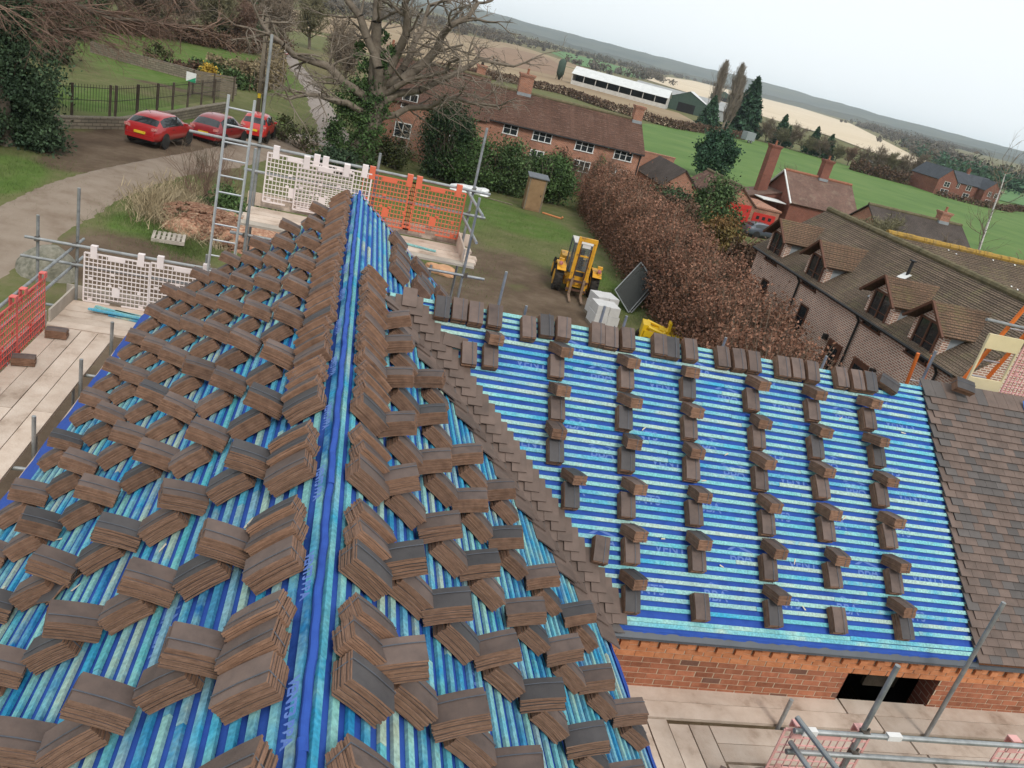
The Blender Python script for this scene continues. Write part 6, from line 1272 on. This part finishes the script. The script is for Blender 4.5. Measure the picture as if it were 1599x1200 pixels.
shrub('wall_climber', 'brown leafless climber on the cottage wall between the windows', (16.9, 67.6), (1.6, .3, 1.9), 'brown_leaf', 1300, .13, 82, stems=26); shrub('wall_climber', 'green ivy climbing the cottage wall beside the right-hand windows', (19.9, 67.7), (.45, .25, 2.0), 'ivy_leaf', 1500, .13, 83)
bare(3, 17.6, 65.0, .62, 'small bare tree in front of the middle cottage windows'); bare(1, 20.0, 65.5, .72, 'small bare reddish tree against the cottage roof above the copper hedge')
# --- copper beech hedge
hedge('beech_hedge', 'big copper-leaved beech hedge running from the cottages past the forklift to the barn', [(12.6, 19), (14.7, 26), (15.8, 33), (16.3, 40), (17.4, 50), (19.2, 62)], 3.5, 3.3, 'beech_leaf', 190000, .072, 6, wob=.30, twm='twig_brown')
hedge('rough_hedge', 'olive-brown twiggy hedge rising behind the copper beech hedge', [(21.6, 52), (23, 58), (24.0, 64)], 2.6, 2.9, 'brown_leaf', 9000, .14, 7, wob=.3, twm='twig_olive')
for i, (l, x, y, r_, lm, n) in enumerate([('dark evergreen shrub in front of the red garage doors', 25.8, 56.5, (2.4, 1.8, 2.6), 'privet_leaf', 11000), ('dark evergreen shrub left of the red garages, under the open garage', 22.8, 57.5, (2.4, 1.8, 1.9), 'yew_leaf', 8000), ('rounded bush with rusty orange top beside the dark shrub', 24.3, 50.8, (1.6, 1.4, 1.5), 'rust_leaf', 7000), ('copper-brown clipped bush next to the barn corner', 24.0, 45.6, (1.7, 1.4, 1.35), 'brown_leaf', 7500), ('small brown bush between the rusty bush and barn', 26.2, 47.0, (1.4, 1.1, 1.2), 'beech_leaf', 4000)]): shrub('garden_shrub', l, (x, y), r_, lm, n, .13, 90 + i, 'shrub', None, 30, 10, tight=.36)
tufts('long_grass', 'long green grass between the copper hedge and the barn corner', [(21.3, 42, 1.2, 3), (20.6, 38, .9, 2.5), (22.5, 47, 1, 2)], 9000, .3, 'grass_blade', 8, lean=.5)
for x, y in ((21.7, 42.0), (22.6, 44.6), (22.9, 43.2), (20.9, 43.5)): q = thing('garden_light', 'white globe garden light on a spike in the long grass', 'light', (x, y, g1(x, y)), 0, 'globe lights by the barn'); part('globe', MB().lathe([(.02, -.09), (.08, -.05), (.10, 0), (.08, .05), (.02, .09)], (0, 0, .45), 'Z', 12), 'sheet_white', q, smooth=True); part('spike', MB().tube((0, 0, 0), (0, 0, .37), .012, n=5), 'iron', q)
# --- right background
shrub('laurel_tree', 'large rounded dark evergreen tree in the green field behind the garages', (45.6, 104), (2.9, 2.7, 3.3), 'conifer_leaf', 16000, .24, 101, 'tree', None, 46, 6, tight=.3)
def poplar(x, y, h, seed, label):
    o = thing('poplar', label, 'tree', (x, y, GB), 0, 'bare poplars by the farm'); T = Tree(seed); T.limb((0, 0, 0), (0, 0, h * .95), .45, .08, 9, .012)
    for i in range(230):
        z = T.r.uniform(.06, .93) * h; a = T.r.uniform(0, 6.28); ln = h * .17 * math.sin(math.pi * min(1, .2 + z / h * .85)) + .5; d = Vector((math.cos(a) * .22, math.sin(a) * .22, 1)); T.grow(Vector((0, 0, z)), d, ln, .085, 2, 3, .7, .22, .62)
    T.seg = [(a, b_, max(c, .03), max(d, .026)) for a, b_, c, d in T.seg]
    T.build(o, ('bark_pale', 'bark_pale'), .05)
poplar(101.8, 246, 20, 5, 'slim bare poplar standing left of the taller pair'); poplar(106.5, 245, 20.5, 6, 'tall bare poplar beside the dark conifer'); poplar(109.0, 247, 17, 7, 'bare poplar with a narrower crown touching the dark conifer')
def conifer(x, y, h, w, seed, label, n=6000, group=None):
    g_ = np.random.default_rng(seed); z = h * (1 - g_.random(n) ** .6); a = g_.uniform(0, 6.28, n); r_ = w * (1 - z / h) ** .8 * (.55 + .45 * g_.random(n)) * (1 + .28 * np.sin(a * 5 + z * 1.7) + .18 * np.sin(a * 9 - z * 3.1)); o = thing('conifer', label, 'tree', (x, y, g1(x, y)), 0, group)
    link('foliage', leafmesh('foliage', np.stack([r_ * np.cos(a), r_ * np.sin(a), z + .3], 1), h * .045, 'conifer_leaf', 0, 2.2), o); link('trunk', twigmesh('trunk', [(0, 0, 0)], [(0, 0, h * .9)], .25, .05, 'bark', 6), o)
conifer(114.5, 249, 17, 5.0, 1, 'tall dark conifer right beside the bare poplars', 9000); conifer(98.5, 238, 9, 3.2, 2, 'shorter dark conifer at the foot of the slim poplar', 5000)
for i, (x, y, s, k) in enumerate([(119, 240, .9, 0), (122, 236, .8, 2), (125.5, 236, .95, 0), (128, 230, .75, 2), (131, 228, .8, 0), (134, 224, .75, 2), (137, 222, .85, 1), (140, 219, .8, 0), (143, 218, .95, 0), (147, 217, 1.0, 2), (151, 216, .9, 0), (155, 216, 1.05, 0), (159, 219, .9, 2), (163, 222, .8, 0), (168, 228, .8, 1), (176, 236, .7, 0)]): bare((4, 6, 5, 4)[k], x, y, s * 1.05, 'bare tree in the belt along the far side of the green field', 'bare tree belt across the green field')
for i, (x, y, h, w) in enumerate([(123.5, 241, 9, 2.6), (130, 232, 8, 2.6), (133.5, 229, 7, 2.6), (158.5, 221, 7, 2.2), (127, 243, 6, 2.4)]): conifer(x, y, h, w, 20 + i, 'dark conifer standing among the bare tree belt', 2600, 'conifers in the bare tree belt')
hedge('field_hedge', 'long bare brown hedge between the stubble and the green field', [(14, 190), (32, 219), (52, 230), (59, 209), (72, 196), (92, 214), (104, 224)], 2.2, 2.0, 'brown_leaf', 12000, .34, 9, twm='twig_brown', wob=.15)
hedge('field_hedge', 'dark hedge along the drive in front of the far brick house', [(141, 186), (152, 184), (166, 190), (176, 200), (220, 232)], 2.0, 1.4, 'brown_leaf', 5000, .36, 10, wob=.2)
hedge('field_hedge', 'reddish garden scrub left of the far brick house', [(128, 206), (134, 202), (142, 200)], 4.0, 2.6, 'brown_leaf', 4000, .34, 11, wob=.5, twm='twig_red')
for i, (x, y, s, k, l) in enumerate([(34.5, 50, .75, 5, 'grey-barked bare tree rising over the barn ridge'), (37.5, 53, .8, 5, 'spreading bare olive tree before the old tiled roof'), (40.5, 50, .62, 4, 'small bare tree at the left of the stubby chimney'), (47.5, 51, .6, 4, 'bare shrubby tree by the greenhouse'), (45.2, 47.5, .7, 6, 'bare tree below the silver birch'), (50.5, 92, .7, 0, 'bare tree behind the second tall chimney')]): bare(k, x, y, s, l)
bi = thing('birch_tree', 'slender white-stemmed birch beyond the yellow-lichened ridge', 'tree', (39.6, 45, 0)); T_ = Tree(12); pts = T_.limb((0, 0, 0), (-1.2, .3, 9.5), .13, .03, 10, .02)
for i in range(4, 11):
    for _ in range(3): T_.grow(pts[i], Vector((T_.r.gauss(0, .7), T_.r.gauss(0, .7), .8)), 1.5, .022, 2, 3, .2, .5, .65)
T_.build(bi, ('birch_bark', 'twig_brown'), .025)
hedge('garden_hedge', 'low mixed brown shrubbery between the barn roof and the old tiled roof', [(30, 52), (36, 55), (42, 56), (50, 53)], 3.0, 2.4, 'olive_leaf', 9000, .17, 13, wob=.5, twm='twig_olive')
# far-off woods that read as one mass
def far_woods(name, label, lines, mat, seed, size=1.5, h=7.0, dens=.10, spread=10):
    g_ = np.random.default_rng(seed); P = []
    for pts in lines:
        A = np.array(pts, float); sl3 = np.r_[0, np.cumsum(np.hypot(*np.diff(A, axis=0).T))]; n = int(sl3[-1] * dens)
        t_ = g_.uniform(0, sl3[-1], n); x = np.interp(t_, sl3, A[:, 0]) + g_.normal(size=n) * spread; y = np.interp(t_, sl3, A[:, 1]) + g_.normal(size=n) * spread; hh = h * g_.uniform(.5, 1.35, n)
        for i in range(n):
            k = 64; u = g_.normal(size=(k, 3)) * [.30, .30, .26] * hh[i]; P.append(np.stack([x[i] + u[:, 0], y[i] + u[:, 1], g1(x[i], y[i]) + hh[i] * .55 + u[:, 2]], 1))
    tag(link(name, leafmesh(name, np.concatenate(P), size, mat)), label, 'woods', None, 'stuff')
far_woods('far_woods', 'bare grey-brown hedgerow trees between the distant fields', [[(-40, 420), (40, 770), (160, 1010), (210, 1060)], [(170, 680), (190, 780), (290, 890), (420, 1310)], [(-60, 500), (60, 1100), (260, 1600)], [(300, 1250), (700, 1950), (1200, 2500)], [(60, 900), (220, 1250), (500, 1750)], [(-300, 700), (0, 1000), (200, 1500)]], 'twig_grey', 3)
far_woods('far_woods', 'dark evergreen shelter belt beyond the far green field', [[(270, 310), (312, 376), (400, 540), (560, 800)], [(262, 330), (330, 410)], [(330, 330), (520, 420), (760, 520)]], 'conifer_leaf', 4, 1.3, 6.5, .22, 6)
far_woods('far_woods', 'grey bare woodland below the low hills at the right', [[(350, 420), (480, 620), (700, 1000), (1000, 1600)], [(420, 380), (640, 620), (1000, 1100)], [(560, 560), (900, 800), (1500, 1300)], [(800, 1300), (1500, 1900)]], 'twig_grey', 5, 1.7, 8, .16, 22)

for k_, o in enumerate(bp):
    if not used[k_]:
        for c in list(o.children): bpy.data.objects.remove(c)
        bpy.data.objects.remove(o)
# ------------------------------------------------------------------ hazy air
m, t, Nn, L, b = nodes('haze_air'); Nn.remove(b)
vp = Nn.new('ShaderNodeVolumePrincipled'); vp.inputs['Color'].default_value = (.78, .89, 1.0, 1); vp.inputs['Density'].default_value = .00010; vp.inputs['Anisotropy'].default_value = .2
L.new(vp.outputs[0], Nn['Material Output'].inputs['Volume'])
hz = solid('haze', MB().bb((-12500, -12500, -4), (12500, 12500, 168)), 'haze_air', 'thin pale haze over the whole countryside', 'haze', kind='stuff')
